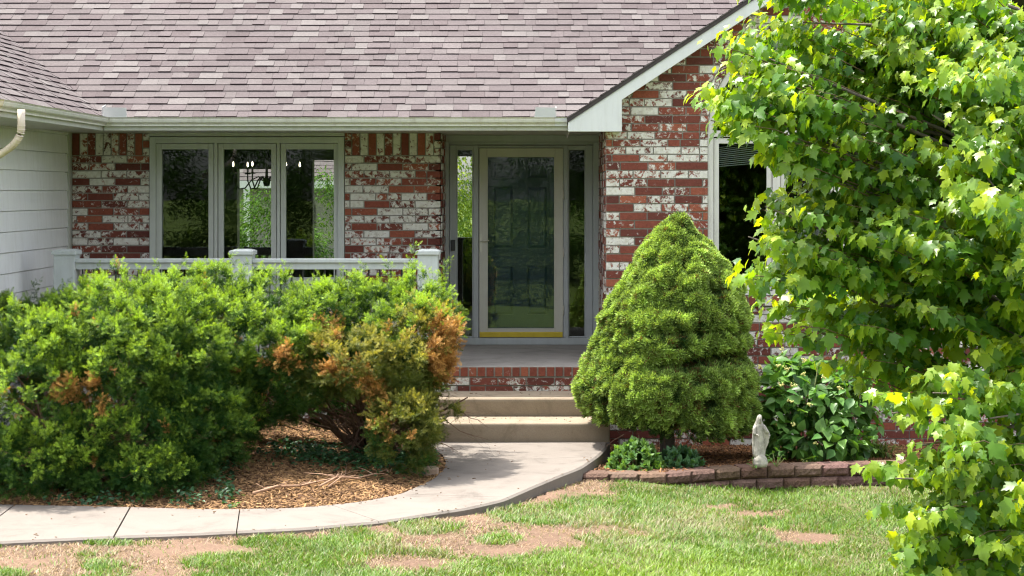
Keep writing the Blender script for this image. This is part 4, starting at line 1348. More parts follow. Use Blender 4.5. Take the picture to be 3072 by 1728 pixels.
# ------------------------------------------------------------------ conical dwarf spruce
def spruce():
    Y = 15.75; s = F / Y
    ys = np.array([100, 180, 300, 400, 500, 600, 720, 850, 950, 1050, 1150, 1200, 1270, 1320]) / 2.07 + 600
    Lp = np.array([14, 92, 200, 250, 302, 368, 455, 500, 520, 575, 630, 620, 560, 420]) / 2.07
    Rp = np.array([14, 84, 182, 255, 330, 388, 420, 430, 385, 440, 458, 458, 445, 400]) / 2.07
    cxp = 600 * 0 + 1700 + 700 / 2.07
    zs_ = CZ - (ys - VY) / s; Lm = Lp / s; Rm = Rp / s
    cx = (cxp - VX) / s
    root = thing('conical_spruce', 'dense cone shaped dwarf spruce on a bare trunk beside the steps', 'tree', (cx, Y, -.2))
    zt, zb = zs_[0], zs_[-1]
    def rad(z, th):
        l = np.interp(-z, -zs_, Lm); r = np.interp(-z, -zs_, Rm)
        k = (1 + np.cos(th)) / 2
        return l * (1 - k) + r * k
    # tuft template
    V, Fq, T = [], [], []
    for k in range(9):
        a = k * 2.4; e = .55 + .5 * ((k * 5) % 9) / 9
        d = np.array([math.cos(e), math.sin(e) * math.cos(a), math.sin(e) * math.sin(a)])
        if k == 0: d = np.array([1, 0, 0])
        w = nrmz(np.cross(d, [.3, .5, .8])) * 1.25; b0 = np.array([.25 * (k % 3) / 2, 0, 0])
        j = len(V)
        V += [b0, b0 + d * .5 + w * .11, b0 + d, b0 + d * .5 - w * .11]; Fq.append((j, j + 1, j + 2, j + 3)); T += [.1, .55, 1, .55]
    TV, TF, TT = np.array(V), [np.array(Fq)], np.array(T)
    cl = Cloud()
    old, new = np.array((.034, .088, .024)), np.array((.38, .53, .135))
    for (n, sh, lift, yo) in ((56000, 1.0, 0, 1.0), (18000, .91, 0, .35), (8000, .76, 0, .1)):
        z = RNG.uniform(zb, zt, n * 3)
        th = RNG.uniform(0, 2 * math.pi, n * 3)
        r = rad(z, th)
        acc = RNG.random(n * 3) < (r / .9) * np.where(np.sin(th) < .35, 1, .45)
        z, th, r = z[acc][:n], th[acc][:n], r[acc][:n]
        p0 = np.stack([np.cos(th) * r, np.sin(th) * r, z], 1)
        big = vnoise(p0 + 7, 4.0) - .5; sm = vnoise(p0 + 3, 8.0) - .5; fi = vnoise(p0, 17) - .5; ff = vnoise(p0 + 21, 36) - .5
        rr = r * sh * (1 + .13 * big) + .065 * sm + .06 * fi + .035 * ff
        # horizontal openings where twigs show
        yy = VY + (CZ - z) * s
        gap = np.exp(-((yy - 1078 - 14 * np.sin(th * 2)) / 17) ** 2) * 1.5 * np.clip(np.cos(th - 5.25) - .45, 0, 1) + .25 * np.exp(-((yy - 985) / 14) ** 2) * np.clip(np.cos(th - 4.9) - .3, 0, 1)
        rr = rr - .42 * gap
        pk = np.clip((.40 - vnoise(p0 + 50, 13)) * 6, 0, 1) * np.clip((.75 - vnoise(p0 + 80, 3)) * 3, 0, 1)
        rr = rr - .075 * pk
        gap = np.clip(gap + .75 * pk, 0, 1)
        zz = z + .05 * sm - .09 * np.clip(np.cos(th), 0, 1) * np.clip((.55 - z) / .4, 0, 1)
        zz = zz - (.26 * np.clip(vnoise(p0 * (1, 1, .3) + 60, 5.5) - .42, 0, 1) + .10 * (RNG.random(len(z)) ** 4)) * np.clip((.50 - z) / .2, 0, 1)
        p = np.stack([cx + np.cos(th) * rr, Y + np.sin(th) * rr * .95, zz], 1)
        out = np.stack([np.cos(th), np.sin(th), np.full(len(th), .35)], 1)
        d = nrmz(out + np.array((0, 0, .45)) + RNG.normal(0, .45, p.shape))
        R = basis(d, RNG.normal(0, 1, p.shape))
        sc_ = RNG.uniform(.028, .056, len(p))
        Vv, Fs = scatter(TV, TF, p, R, sc_)
        y = np.clip(yo * (.46 + (.8 * sm + 1.1 * fi + 1.3 * ff)[:, None] + .40 * TT[None]) * (1 - .9 * gap[:, None]) + RNG.normal(0, .16, (len(p), 1)), 0, 1)[..., None]  # hollows, openings and inner shells coloured darker to paint in shade
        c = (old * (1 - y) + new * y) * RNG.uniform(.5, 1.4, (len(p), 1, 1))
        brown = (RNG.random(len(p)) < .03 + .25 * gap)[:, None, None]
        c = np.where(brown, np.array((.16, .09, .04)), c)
        cl.add(Vv, Fs, c.reshape(-1, 3))
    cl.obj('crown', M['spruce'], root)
    mb = MB()
    tx = (2003 - VX) / s
    mb.tube([(tx, Y, -.3), (tx + .0, Y, -.1), (tx - .005, Y, .1), (tx, Y, .5), (cx, Y, 1.2)], [.085, .072, .066, .05, .02], 10)
    tr = obj('trunk', mb, M['bark_grey'], root, smooth=True)
    mb = MB()
    for k in range(46):
        a = RNG.uniform(0, 2 * math.pi); z0 = RNG.uniform(.12, .9)
        rr = .55 * rad(np.array([max(z0 + .05, zb)]), np.array([a]))[0] + .1
        e = np.array((cx + math.cos(a) * rr, Y + math.sin(a) * rr, z0 + RNG.uniform(-.10, .12)))
        mb = MB(); branchy(mb, (tx, Y, z0), e, .011, 1, .12)
        obj('branch', mb, M['bark'], root, smooth=True)
    for k in range(16):
        x0 = cx + RNG.uniform(-.65, .5)
        mb = MB(); branchy(mb, (x0, Y - RNG.uniform(.2, .6), .16), (x0 + RNG.normal(0, .08), Y - RNG.uniform(.3, .7), .02), .004, 1, .2)
        obj('dead_twig', mb, M['bark'], root, smooth=True)
spruce()

# ------------------------------------------------------------------ maple
def leaf_mesh(fold=.22, droop=.35):
    A = [(0, 0), (.30, 0), (.56, 0), (1.0, 0)]
    B = [(.00, .24), (.17, .20), (.30, .33), (.56, .52), (.54, .24), (.72, .26), (.80, .11)]
    pts = A + B + [(x, -y) for x, y in B]
    V = np.array([(x, y * .95, fold * abs(y) - droop * x * x - .25 * y * y) for x, y in pts])
    def side(o, flip):
        b = lambda i: 4 + o + i
        t = [(0, b(0), b(1)), (0, b(1), 1), (1, b(1), b(2)), (1, b(2), b(3)), (1, b(3), b(4)), (1, b(4), 2), (2, b(4), b(5)), (2, b(5), b(6)), (2, b(6), 3)]
        return [(c, b_, a) for a, b_, c in t] if flip else t
    return V, [np.array(side(0, True) + side(7, False))]
def maple():
    root = thing('maple_tree', 'leafy young maple tree with backlit drooping leaves in front of the arched window', 'tree', (3.55, 10.7, -.2))
    tb = np.array((3.55, 10.7, -.25))
    lobes = [  # px, py, Y, rx, rz, ry, weight
        (2380, 50, 10.6, 180, 150, .7, 1.1), (2320, 215, 10.3, 180, 110, .5, 1.1), (2160, 325, 10.1, 100, 70, .38, 1.2), (2250, 335, 10.1, 90, 60, .35, .8), (2245, 150, 10.2, 95, 75, .35, .9), (2250, 250, 10.2, 90, 60, .35, .8), (2330, 385, 10.1, 150, 85, .45, 1.0),
        (2600, 130, 10.7, 220, 170, .8, 1.1), (2860, 100, 10.5, 240, 170, .8, 1.1), (2560, 400, 10.4, 200, 140, .7, 1.1), (2830, 330, 10.0, 230, 160, .8, 1.1), (3040, 250, 10.2, 150, 200, .8, .9),
        (2470, 520, 10.2, 140, 85, .5, 1.0), (2400, 455, 10.1, 95, 50, .3, .7), (2325, 640, 9.9, 135, 90, .45, 1.15), (2295, 735, 9.9, 105, 80, .4, 1.05), (2480, 690, 10.1, 180, 130, .6, 1.1),
        (2700, 590, 10.3, 230, 160, .8, 1.1), (2930, 560, 9.7, 200, 150, .7, 1.1), (2420, 850, 10.0, 140, 90, .5, 1.0), (2300, 930, 10.0, 80, 55, .25, .6), (2560, 250, 11.0, 260, 200, .6, 1.1), (2750, 450, 11.0, 300, 220, .6, 1.2), (2600, 720, 11.0, 260, 200, .6, 1.1), (2850, 700, 11.0, 260, 220, .6, 1.1), (2950, 150, 11.0, 220, 220, .6, 1.1), (2620, 850, 10.2, 200, 150, .7, 1.1), (2850, 800, 10.1, 220, 170, .8, 1.1), (3030, 760, 9.7, 130, 170, .6, .9),
        (2520, 1010, 10.2, 160, 95, .5, 1.0), (2660, 1060, 10.2, 130, 75, .45, .9), (2790, 1000, 10.3, 150, 100, .6, .9), (3010, 960, 10.2, 130, 80, .5, .6),
        (2700, 1215, 9.2, 95, 55, .3, .8), (2830, 1150, 9.2, 120, 70, .4, .9), (2960, 1250, 9.2, 150, 120, .5, 1.1), (2790, 1330, 9.1, 150, 95, .45, 1.0), (2680, 1440, 9.0, 85, 60, .3, .7), (2880, 1450, 9.2, 180, 120, .5, 1.1), (2750, 1560, 9.0, 100, 80, .35, .8), (2720, 1660, 9.0, 75, 60, .3, .7), (2900, 1620, 9.1, 160, 120, .5, 1.1), (3030, 1430, 9.3, 110, 180, .6, .9), (2850, 1740, 9.0, 170, 100, .5, 1.0), (3020, 1690, 9.2, 120, 120, .5, .9),
        (2990, 1075, 10.0, 130, 110, .5, 1.0), (3050, 1150, 9.8, 90, 90, .4, .9), (3200, 500, 10.4, 160, 500, 1.0, .9), (3200, 1100, 10.2, 150, 400, .9, .7), (2700, -80, 10.8, 400, 120, 1.0, .9)]
    LV, LF = leaf_mesh()
    cl = Cloud()
    tw = MB()
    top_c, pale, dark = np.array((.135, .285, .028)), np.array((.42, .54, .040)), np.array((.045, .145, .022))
    for (px, py, Y, rx, rz, ry, wgt) in lobes:
        c = P(px, py, Y); r = np.array([rx * Y / F, ry, rz * Y / F])
        vol = r[0] * r[1] * r[2]
        nt_ = int(max(8, 570 * wgt * (r[0] * r[2]) + 60 * vol))
        npad = 3 if r[0] * r[2] > .06 else 2
        pc = c + nrmz(RNG.normal(size=(npad, 3))) * r * RNG.uniform(.25, .62, (npad, 1))
        pc[:, 2] = c[2] + r[2] * np.linspace(-.62, .66, npad) + RNG.normal(0, .05, npad) * r[2]
        pi_ = RNG.integers(0, npad, nt_)
        d = nrmz(RNG.normal(size=(nt_, 3))); rr = RNG.uniform(.15, 1.0, nt_) ** .55
        tip = pc[pi_] + d * (r * np.array((.80, .85, .30))) * rr[:, None]
        edge = np.linalg.norm((tip - pc[pi_])[:, :2] / r[:2], axis=1)
        tip[:, 2] -= .16 * edge ** 2 * RNG.uniform(.5, 1.3, nt_)
        origin = tb + np.array((0, 0, 1)) * np.clip((tip[:, 2:3] - .5), .7, 6) * .85
        outw = tip - origin
        outw = nrmz(outw * np.array((1, 1, .6)))
        tl = RNG.uniform(.22, .40, nt_)
        for i in range(nt_):
            if rr[i] > .88:
                a = tip[i] - outw[i] * tl[i] * 1.3
                tw.tube([a, a + outw[i] * tl[i] * .7 + np.array((0, 0, .02)), tip[i]], [.0035, .0025, .0012], 4)
        m = 10
        tt = np.tile(np.linspace(.0, 1.0, m), nt_) + RNG.normal(0, .05, nt_ * m)
        I = np.repeat(np.arange(nt_), m)
        base = tip[I] - outw[I] * (tl[I] * (1 - tt))[:, None]
        side = nrmz(np.cross(outw[I], np.array((0, 0, 1.0)))) * np.where(np.arange(nt_ * m) % 2, 1, -1)[:, None]
        pd = nrmz(outw[I] * .7 + side * np.clip(1 - tt, .1, 1)[:, None] * 1.1 + np.array((0, 0, .15)) + RNG.normal(0, .25, base.shape))
        pl = RNG.uniform(.02, .06, len(base))
        pos = base + pd * pl[:, None]
        ld = nrmz(pd * .60 + np.array((0, 0, -.80)) + RNG.normal(0, .28, base.shape))
        nrm = nrmz(np.array((-.05, -.16, .80)) + outw[I] * .32 + RNG.normal(0, .40, base.shape))
        nrm = nrmz(nrm - ld * (nrm * ld).sum(1, keepdims=True) * .9)
        sz = RNG.uniform(.046, .112, len(base)) * np.where(tt > .85, .8, 1)
        sc3 = np.stack([sz, sz * RNG.uniform(.9, 1.15, len(sz)), sz * RNG.uniform(.4, 1.6, len(sz))], 1)
        V, Fs = scatter(LV, LF, pos, basis(ld, nrm), sc3)
        k = RNG.random(len(base))[:, None]; yv = np.clip((tt - .30) * 1.3, 0, 1)[:, None] * RNG.random((len(base), 1))  # pale leaves toward twig ends, share raised to paint in sunlight
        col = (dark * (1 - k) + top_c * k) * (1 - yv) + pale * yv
        cl.add(V, Fs, np.repeat(col, len(LV), 0))
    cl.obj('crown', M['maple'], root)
    mb = MB()
    mb.tube([tb, tb + (0, 0, .6), tb + (-.02, 0, 1.6), tb + (.0, .03, 3.0), tb + (.05, 0, 4.6), tb + (0, 0, 5.8)], [.10, .085, .075, .06, .035, .01], 10)
    obj('trunk', mb, M['bark_grey'], root, smooth=True)
    for (px, py, Y, rx, rz, ry, wgt) in lobes:
        mb = MB()
        c = P(px, py, Y)
        z0 = min(max(c[2] - 1.0, .45), 4.6)
        a = tb + np.array((0, 0, z0 + .25))
        mid = (a + c) / 2 + np.array((0, 0, .16)) + RNG.normal(0, .10, 3)
        mb.tube([a, a * .75 + mid * .25 + (0, 0, .05), mid, mid * .4 + c * .6, c + RNG.normal(0, .05, 3)], [.022, .018, .013, .009, .004], 6)
        obj('branch', mb, M['bark_grey'], root, smooth=True)
    tag(obj('twig', tw, mat_plain('red_twig', (.12, .07, .035), .7, .3, 20), root, smooth=True), kind='stuff')
maple()

# ------------------------------------------------------------------ broad-leaved plants
def ovate(w=.32, fold=.2, droop=.45):
    xs_ = [0, .18, .42, .70, 1.0]; ws_ = [0.02, w * .8, w, w * .62, 0]
    V, Fq = [], []
    for x, q in zip(xs_, ws_):
        for s in (-1, 0, 1):
            V.append((x, s * q, fold * abs(s) * q * 1.6 - droop * x * x * .5))
    for i in range(4):
        for j in range(2):
            a = i * 3 + j
            Fq.append((a, a + 3, a + 4, a + 1))
    return np.array(V), [np.array(Fq)]
OV, OF = ovate()

def hydrangea():
    root = thing('hydrangea_bush', 'broad leaved hydrangea bush with pale yellow buds behind the statue', 'shrub', (2.42, 16.2, -.2))
    lobes = [(2420, 1190, 15.9, 150, 110, .5), (2530, 1220, 16.0, 125, 130, .5), (2340, 1250, 15.9, 90, 120, .45), (2450, 1310, 15.7, 150, 85, .45), (2390, 1110, 16.1, 100, 50, .35), (2570, 1330, 15.7, 60, 60, .3)]
    cl = Cloud()
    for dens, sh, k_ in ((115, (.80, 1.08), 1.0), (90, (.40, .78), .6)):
        p, nrm, _ = lobe_points(lobes, dens, dens * .5, sh, .85)
        ok = p[:, 2] > -.12
        p, nrm = p[ok], nrm[ok]; n = len(p)
        d = nrmz(nrm * .8 + np.array((0, -.15, -.1)) + RNG.normal(0, .65, p.shape))
        up = nrmz(np.array((0, -.12, 1.0)) + nrm * .25 + RNG.normal(0, .42, p.shape))
        sz = RNG.uniform(.072, .165, n)
        V, Fs = scatter(OV, OF, p - d * sz[:, None] * .5, basis(d, up), np.stack([sz, sz * RNG.uniform(.85, 1.15, n), sz * 1.0], 1))
        t = RNG.random((n, 1))
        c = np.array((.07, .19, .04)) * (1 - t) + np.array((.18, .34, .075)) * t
        cl.add(V, Fs, np.repeat(c * k_, len(OV), 0))  # inner leaves scaled darker, painting shade into the bush
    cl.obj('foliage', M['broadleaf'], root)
    mb = MB()
    b0 = np.array((2.42, 16.25, -.22))
    for k in range(16):
        c, r = lobe3(lobes[k % len(lobes)])
        e = c + RNG.normal(0, .45, 3) * r
        mb.tube([b0 + RNG.normal(0, .06, 3) * (1, 1, 0), (b0 + e) / 2 + RNG.normal(0, .05, 3), e], [.009, .007, .004], 6)
    obj('stem', mb, mat_plain('green_stem', (.22, .25, .09), .7, .2, 20), root, smooth=True)
    budm = mat_plain('pale_bud', (.62, .58, .20), .6, .2, 60, .5, 200, .004)
    for (px, py) in ((2278, 1098), (2336, 1097), (2361, 1107), (2409, 1080), (2409, 1124), (2470, 1132), (2342, 1155), (2380, 1155), (2518, 1165), (2427, 1212), (2370, 1205), (2380, 1275), (2455, 1043), (2345, 1048), (2447, 1330)):
        c = P(px, py, 15.2 + RNG.uniform(0, .15))
        mb = MB()
        for q in range(9):
            a = RNG.normal(0, .014, 3) * (1, 1, .6)
            rr = RNG.uniform(.006, .010)
            mb.lathe(c[0] + a[0], c[1] + a[1], [(.001, c[2] + a[2] - rr), (rr, c[2] + a[2]), (.001, c[2] + a[2] + rr)], 6)
        obj('flower_bud', mb, budm, root, smooth=True)
hydrangea()

def sedum(label, px, py0, wpx, Y, zb, n, c0, c1):
    x0 = (px - VX) * Y / F
    root = thing('sedum_plant', label, 'plant', (x0, Y, zb), 'sedums by the edging blocks')
    rx = wpx * Y / F / 2; hz = CZ - (py0 - VY) * Y / F - zb
    d = nrmz(RNG.normal(size=(n, 3)) * (1, 1, 1)); d[:, 2] = np.abs(d[:, 2])
    p = np.array((x0, Y, zb)) + d * (rx, .28, hz) * RNG.uniform(.75, 1.0, (n, 1))
    cl = Cloud()
    SV, SF = ovate(.30, .12, .25)
    for k in range(9):
        a = k * 2.4 + RNG.normal(0, .2, n); ti = .25 + .75 * (k / 9)
        up = nrmz(d * .8 + np.array((0, -.1, .7)))
        Rr = basis(up, RNG.normal(0, 1, p.shape))
        l = np.stack([np.full(n, math.cos(ti * 1.25)), np.sin(ti * 1.25) * np.cos(a), np.sin(ti * 1.25) * np.sin(a)], 1)
        ld = np.einsum('nij,nj->ni', Rr, l)
        sz = RNG.uniform(.040, .065, n)
        V, Fs = scatter(SV, SF, p - up * .012 * k / 3, basis(ld, up), np.stack([sz, sz * 1.1, sz], 1))
        t = RNG.random((n, 1)) * .6 + .4 * (k < 4)
        cl.add(V, Fs, np.repeat(c0 * (1 - t) + c1 * t, len(SV), 0))
    cl.obj('foliage', M['broadleaf'], root)
    mb = MB()
    for k in range(14):
        q = p[k % n]; mb.tube([(x0 + (q[0] - x0) * .4, Y + (q[1] - Y) * .4, zb - .02), q], [.006, .004], 5)
    obj('stem', mb, bpy.data.materials['green_stem'], root, smooth=True)
sedum('rounded sedum plant with bright sunlit rosettes next to the walk', 1908, 1322, 165, 14.95, -.12, 150, np.array((.075, .18, .05)), np.array((.20, .34, .085)))
sedum('smaller shaded blue green sedum plant under the cone shaped spruce', 2040, 1345, 135, 15.1, -.12, 100, np.array((.05, .13, .055)), np.array((.10, .21, .085)))

def grass_clump():
    Y = 16.0; x0 = (2610 - VX) * Y / F; zb = -.19
    root = thing('lilyturf_clump', 'arching strap leaf grass clump between the hydrangea and maple leaves', 'plant', (x0, Y, zb))
    cl = Cloud(); n = 420
    a = RNG.uniform(0, 2 * math.pi, n); L = RNG.uniform(.24, .42, n); sp = RNG.uniform(.25, 1.0, n)
    seg = 5
    V = []; cols = []
    for i in range(n):
        dx, dy = math.cos(a[i]), math.sin(a[i])
        w = .0055
        bx, by = x0 + RNG.normal(0, .07), Y + RNG.normal(0, .06)
        pts = []
        for k in range(seg):
            t = k / (seg - 1)
            r = L[i] * sp[i] * (t ** 1.3) * .9; z = zb + L[i] * (1.15 * t - (.55 + .5 * sp[i]) * t * t)
            ww = w * (1 - t ** 2 * .9)
            pts += [(bx + dx * r - dy * ww, by + dy * r + dx * ww, z), (bx + dx * r + dy * ww, by + dy * r - dx * ww, z)]
        V.append(pts); k = RNG.random()
        cols.append(np.array((.05, .12, .02)) * (1 - k) + np.array((.17, .24, .05)) * k)
    V = np.array(V)
    f0 = np.array([(2 * k, 2 * k + 1, 2 * k + 3, 2 * k + 2) for k in range(seg - 1)])
    Fs = (f0[None] + (np.arange(n) * seg * 2)[:, None, None]).reshape(-1, 4)
    cl.add(V.reshape(-1, 3), [Fs], np.repeat(np.array(cols), seg * 2, 0))
    cl.obj('foliage', M['broadleaf'], root)
grass_clump()

def small_plant(name, label, cat, px, py, Y, n, r, h, c0, c1, size, group=None):
    b = P(px, py, Y)
    root = thing(name, label, cat, b, group)
    cl = Cloud()
    d = nrmz(RNG.normal(size=(n, 3)) + (0, -.2, 0)); d[:, 2] = np.abs(d[:, 2])
    p = b + d * (r, r, h) * RNG.uniform(.4, 1, (n, 1))
    ld = nrmz(d * (1, 1, .2) + RNG.normal(0, .4, (n, 3)))
    up = nrmz(np.array((0, -.2, 1)) + RNG.normal(0, .3, (n, 3)))
    sz = RNG.uniform(.7, 1.2, n) * size
    V, Fs = scatter(OV, OF, p, basis(ld, up), sz)
    t = RNG.random((n, 1))
    cl.add(V, Fs, np.repeat(c0 * (1 - t) + c1 * t, len(OV), 0))
    cl.obj('foliage', M['broadleaf'], root)
    mb = MB()
    for k in range(min(n, 8)): mb.tube([b + (0, 0, -.03), p[k]], .0025, 5)
    obj('stem', mb, bpy.data.materials['green_stem'], root, smooth=True)
small_plant('seedling', 'small bright green seedling at the right side of the statue base', 'plant', 2328, 1392, 14.95, 26, .085, .16, np.array((.08, .20, .035)), np.array((.15, .30, .05)), .045)
small_plant('seedling', 'tiny green sprout touching the left side of the statue base', 'plant', 2262, 1395, 14.85, 9, .05, .06, np.array((.07, .17, .035)), np.array((.13, .26, .05)), .03)
small_plant('seedling', 'tiny yellowish sprout on the mulch behind the edging blocks', 'plant', 2416, 1392, 15.2, 8, .035, .06, np.array((.25, .33, .06)), np.array((.40, .42, .10)), .03)
small_plant('seedling', 'pale white leaved sprout alone on the mulch behind the walk', 'plant', 911, 1447, 13.65, 9, .035, .05, np.array((.45, .50, .36)), np.array((.62, .66, .5)), .04)
small_plant('seedling', 'low dark green sprout on mulch at the walk edge', 'plant', 700, 1518, 12.62, 10, .05, .04, np.array((.06, .16, .03)), np.array((.10, .24, .04)), .035)

# vinca ground cover in the shade
def cover():
    cl = Cloud()
    spots = [(1000, 1385, 190, 34, 900), (1180, 1385, 140, 40, 800), (1280, 1375, 50, 30, 220), (650, 1430, 60, 45, 330), (680, 1480, 30, 25, 90), (320, 1500, 160, 18, 260), (900, 1380, 80, 22, 260), (560, 1495, 50, 18, 90)]
    for cx_, cy_, rx, ry, n in spots:
        u = cx_ + RNG.normal(0, .55, n) * rx; v_ = cy_ + RNG.normal(0, .5, n) * ry
        g = np.array([G(a, b, .03) for a, b in zip(u, v_)])
        ok = in_poly(g[:, :2], BEDL) & (poly_dist(g[:, :2], RI) > .05)
        g = g[ok]; n = len(g)
        g[:, 2] = bed_l_z(g[:, 0], g[:, 1]) + RNG.uniform(.02, .11, n)
        d = nrmz(RNG.normal(size=(n, 3)) * (1, 1, .35)); up = nrmz(np.array((0, -.15, 1)) + RNG.normal(0, .35, (n, 3)))
        sz = RNG.uniform(.028, .05, n)
        V, Fs = scatter(OV, OF, g, basis(d, up), sz)
        t = RNG.random((n, 1))
        cl.add(V, Fs, np.repeat(np.array((.022, .075, .030)) * (1 - t) + np.array((.05, .135, .05)) * t, len(OV), 0))
    tag(cl.obj('ground_cover', M['broadleaf']), kind='stuff')
cover()

# mulch chips
def chips(poly, zf, n, x0, x1, y0, y1, straw):
    q = np.stack([RNG.uniform(x0, x1, n), RNG.uniform(y0, y1, n)], 1)
    q = q[in_poly(q, poly)]; n = len(q)
    z = zf(q[:, 0], q[:, 1]) + RNG.uniform(.0, .028, n)
    p = np.stack([q[:, 0], q[:, 1], z], 1)
    d = nrmz(RNG.normal(size=(n, 3)) * (1, 1, .22)); up = nrmz(np.array((0, 0, 1.)) + RNG.normal(0, .35, (n, 3)))
    V = np.array([(x, y, z_) for x in (-.5, .5) for y in (-.5, .5) for z_ in (-.5, .5)])
    Fq = [np.array([(0, 1, 3, 2), (4, 6, 7, 5), (0, 4, 5, 1), (2, 3, 7, 6), (1, 5, 7, 3)])]
    sc3 = np.stack([RNG.uniform(.02, .085, n) * RNG.uniform(.5, 1.2, n), RNG.uniform(.004, .013, n), RNG.uniform(.002, .006, n)], 1)
    VV, Fs = scatter(V, Fq, p, basis(d, up), sc3)
    t = RNG.random((n, 1)) ** 1.2
    col = np.array((.085, .042, .022)) * (1 - t) + np.array(straw) * t
    cl = Cloud(); cl.add(VV, Fs, np.repeat(col, 8, 0))
    tag(cl.obj('mulch', M['mulch']), kind='stuff')
chips(BEDL, bed_l_z, 80000, -4.6, -.7, 12.2, 16.6, (.40, .235, .105))
chips(BEDR, bed_r_z, 24000, .3, 4.2, 14.3, 17.3, (.36, .17, .07))

# crumbs of soil on the bare lawn, litter blown onto the walk and steps
def crumbs():
    n = 60000
    u = RNG.uniform(-150, 2700, n); v_ = RNG.uniform(1430, 1770, n)
    g = np.array([F * (CZ + .1) / (v_ - VY)]).T[:, 0]
    x = (u - VX) * g / F; y = g
    q = np.stack([x, y], 1)
    gm = green_mask(x, y)
    ok = (gm < .45) & ~in_poly(q, WALKPOLY) & ~in_poly(q, BEDL) & ~in_poly(q, BEDR)
    x, y = x[ok], y[ok]; n = len(x)
    p = np.stack([x, y, lawn_z(x, y) + RNG.uniform(-.012, .004, n)], 1)
    V = np.array([(1, 0, -.3), (-.6, .8, -.3), (-.6, -.8, -.3), (.1, .1, .8)]); Fq = [np.array([(0, 1, 3), (1, 2, 3), (2, 0, 3)])]
    a = RNG.uniform(0, 6.28, n); d = np.stack([np.cos(a), np.sin(a), a * 0], 1)
    VV, Fs = scatter(V, Fq, p, basis(d, np.tile((0, 0, 1.0), (n, 1))), RNG.uniform(.004, .017, n) * RNG.uniform(.5, 1, n))
    c = np.array((.15, .098, .070)) * RNG.uniform(.55, 1.5, (n, 1))
    cl = Cloud(); cl.add(VV, Fs, np.repeat(c, 4, 0))
    tag(cl.obj('soil_crumbs', M['mulch']), kind='stuff')
    cl = Cloud()
    I_ = RNG.integers(0, 236, 150)
    w_ = RNG.random(150) ** 3.0 * .5
    w_ = np.where(RNG.random(150) < .25, 1 - w_ * .3, w_)
    e = RI[I_] + (RO[np.clip((I_ * 1.0).astype(int), 0, 239)] - RI[I_]) * w_[:, None]
    e = e[in_poly(e, WALKPOLY)]
    p = np.concatenate([np.stack([e[:, 0], e[:, 1], np.full(len(e), .004)], 1),
                        np.stack([RNG.uniform(-.9, .5, 26), RNG.uniform(15.9, 16.28, 26), np.full(26, .176)], 1),
                        np.stack([RNG.uniform(-.9, .5, 18), RNG.uniform(16.4, 16.85, 18), np.full(18, .344)], 1)])
    n = len(p); a = RNG.uniform(0, 6.28, n)
    V = np.array([(x_, y_, z_) for x_ in (-.5, .5) for y_ in (-.5, .5) for z_ in (-.5, .5)])
    Fq = [np.array([(0, 1, 3, 2), (4, 6, 7, 5), (0, 4, 5, 1), (2, 3, 7, 6), (1, 5, 7, 3)])]
    VV, Fs = scatter(V, Fq, p, basis(np.stack([np.cos(a), np.sin(a), RNG.normal(0, .08, n)], 1), np.tile((0, 0, 1.0), (n, 1))),
                     np.stack([RNG.uniform(.006, .028, n), RNG.uniform(.002, .007, n), RNG.uniform(.002, .005, n)], 1))
    c = np.array((.16, .095, .05)) * RNG.uniform(.5, 1.6, (n, 1))
    cl.add(VV, Fs, np.repeat(c, 8, 0))
    tag(cl.obj('leaf_litter', M['mulch']), kind='stuff')
crumbs()

# dead branches lying on the mulch
def dead_branch(label, pts, r):
    g = [G(a, b, .03) for a, b in pts]
    root = thing('dead_branch', label, 'branch', g[0], 'fallen branches on the mulch')
    mb = MB(); g = [q + np.array((0, 0, .03 + .02 * math.sin(i * 2))) for i, q in enumerate(g)]
    mb.tube(g, [r * (1 - .6 * i / (len(g) - 1)) for i in range(len(g))], 7)
    obj('limb', mb, bpy.data.materials['dry_twig'], root, smooth=True)
    for i in range(1, len(g)):
        for _ in range(2):
            mb = MB()
            e = g[i] + np.array((RNG.normal(0, .14), RNG.normal(0, .10), RNG.uniform(.0, .03)))
            mb.tube([g[i], (g[i] + e) / 2 + RNG.normal(0, .012, 3), e], [r * .45, r * .35, r * .15], 5)
            obj('twig', mb, bpy.data.materials['dry_twig'], root, smooth=True)
mat_plain('dry_twig', (.36, .22, .14), .85, .3, 30)
dead_branch('long curved dead branch lying across the sunlit mulch', [(760, 1492), (830, 1478), (900, 1463), (950, 1455), (1010, 1452)], .011)
dead_branch('dead branch with several bare prongs on the mulch nearest the curved walk', [(960, 1470), (1010, 1450), (1070, 1440), (1120, 1432), (1160, 1428)], .009)
dead_branch('thin forked dead branch standing up from the mulch by the ground cover', [(985, 1472), (1020, 1452), (1036, 1428), (1040, 1402)], .006)

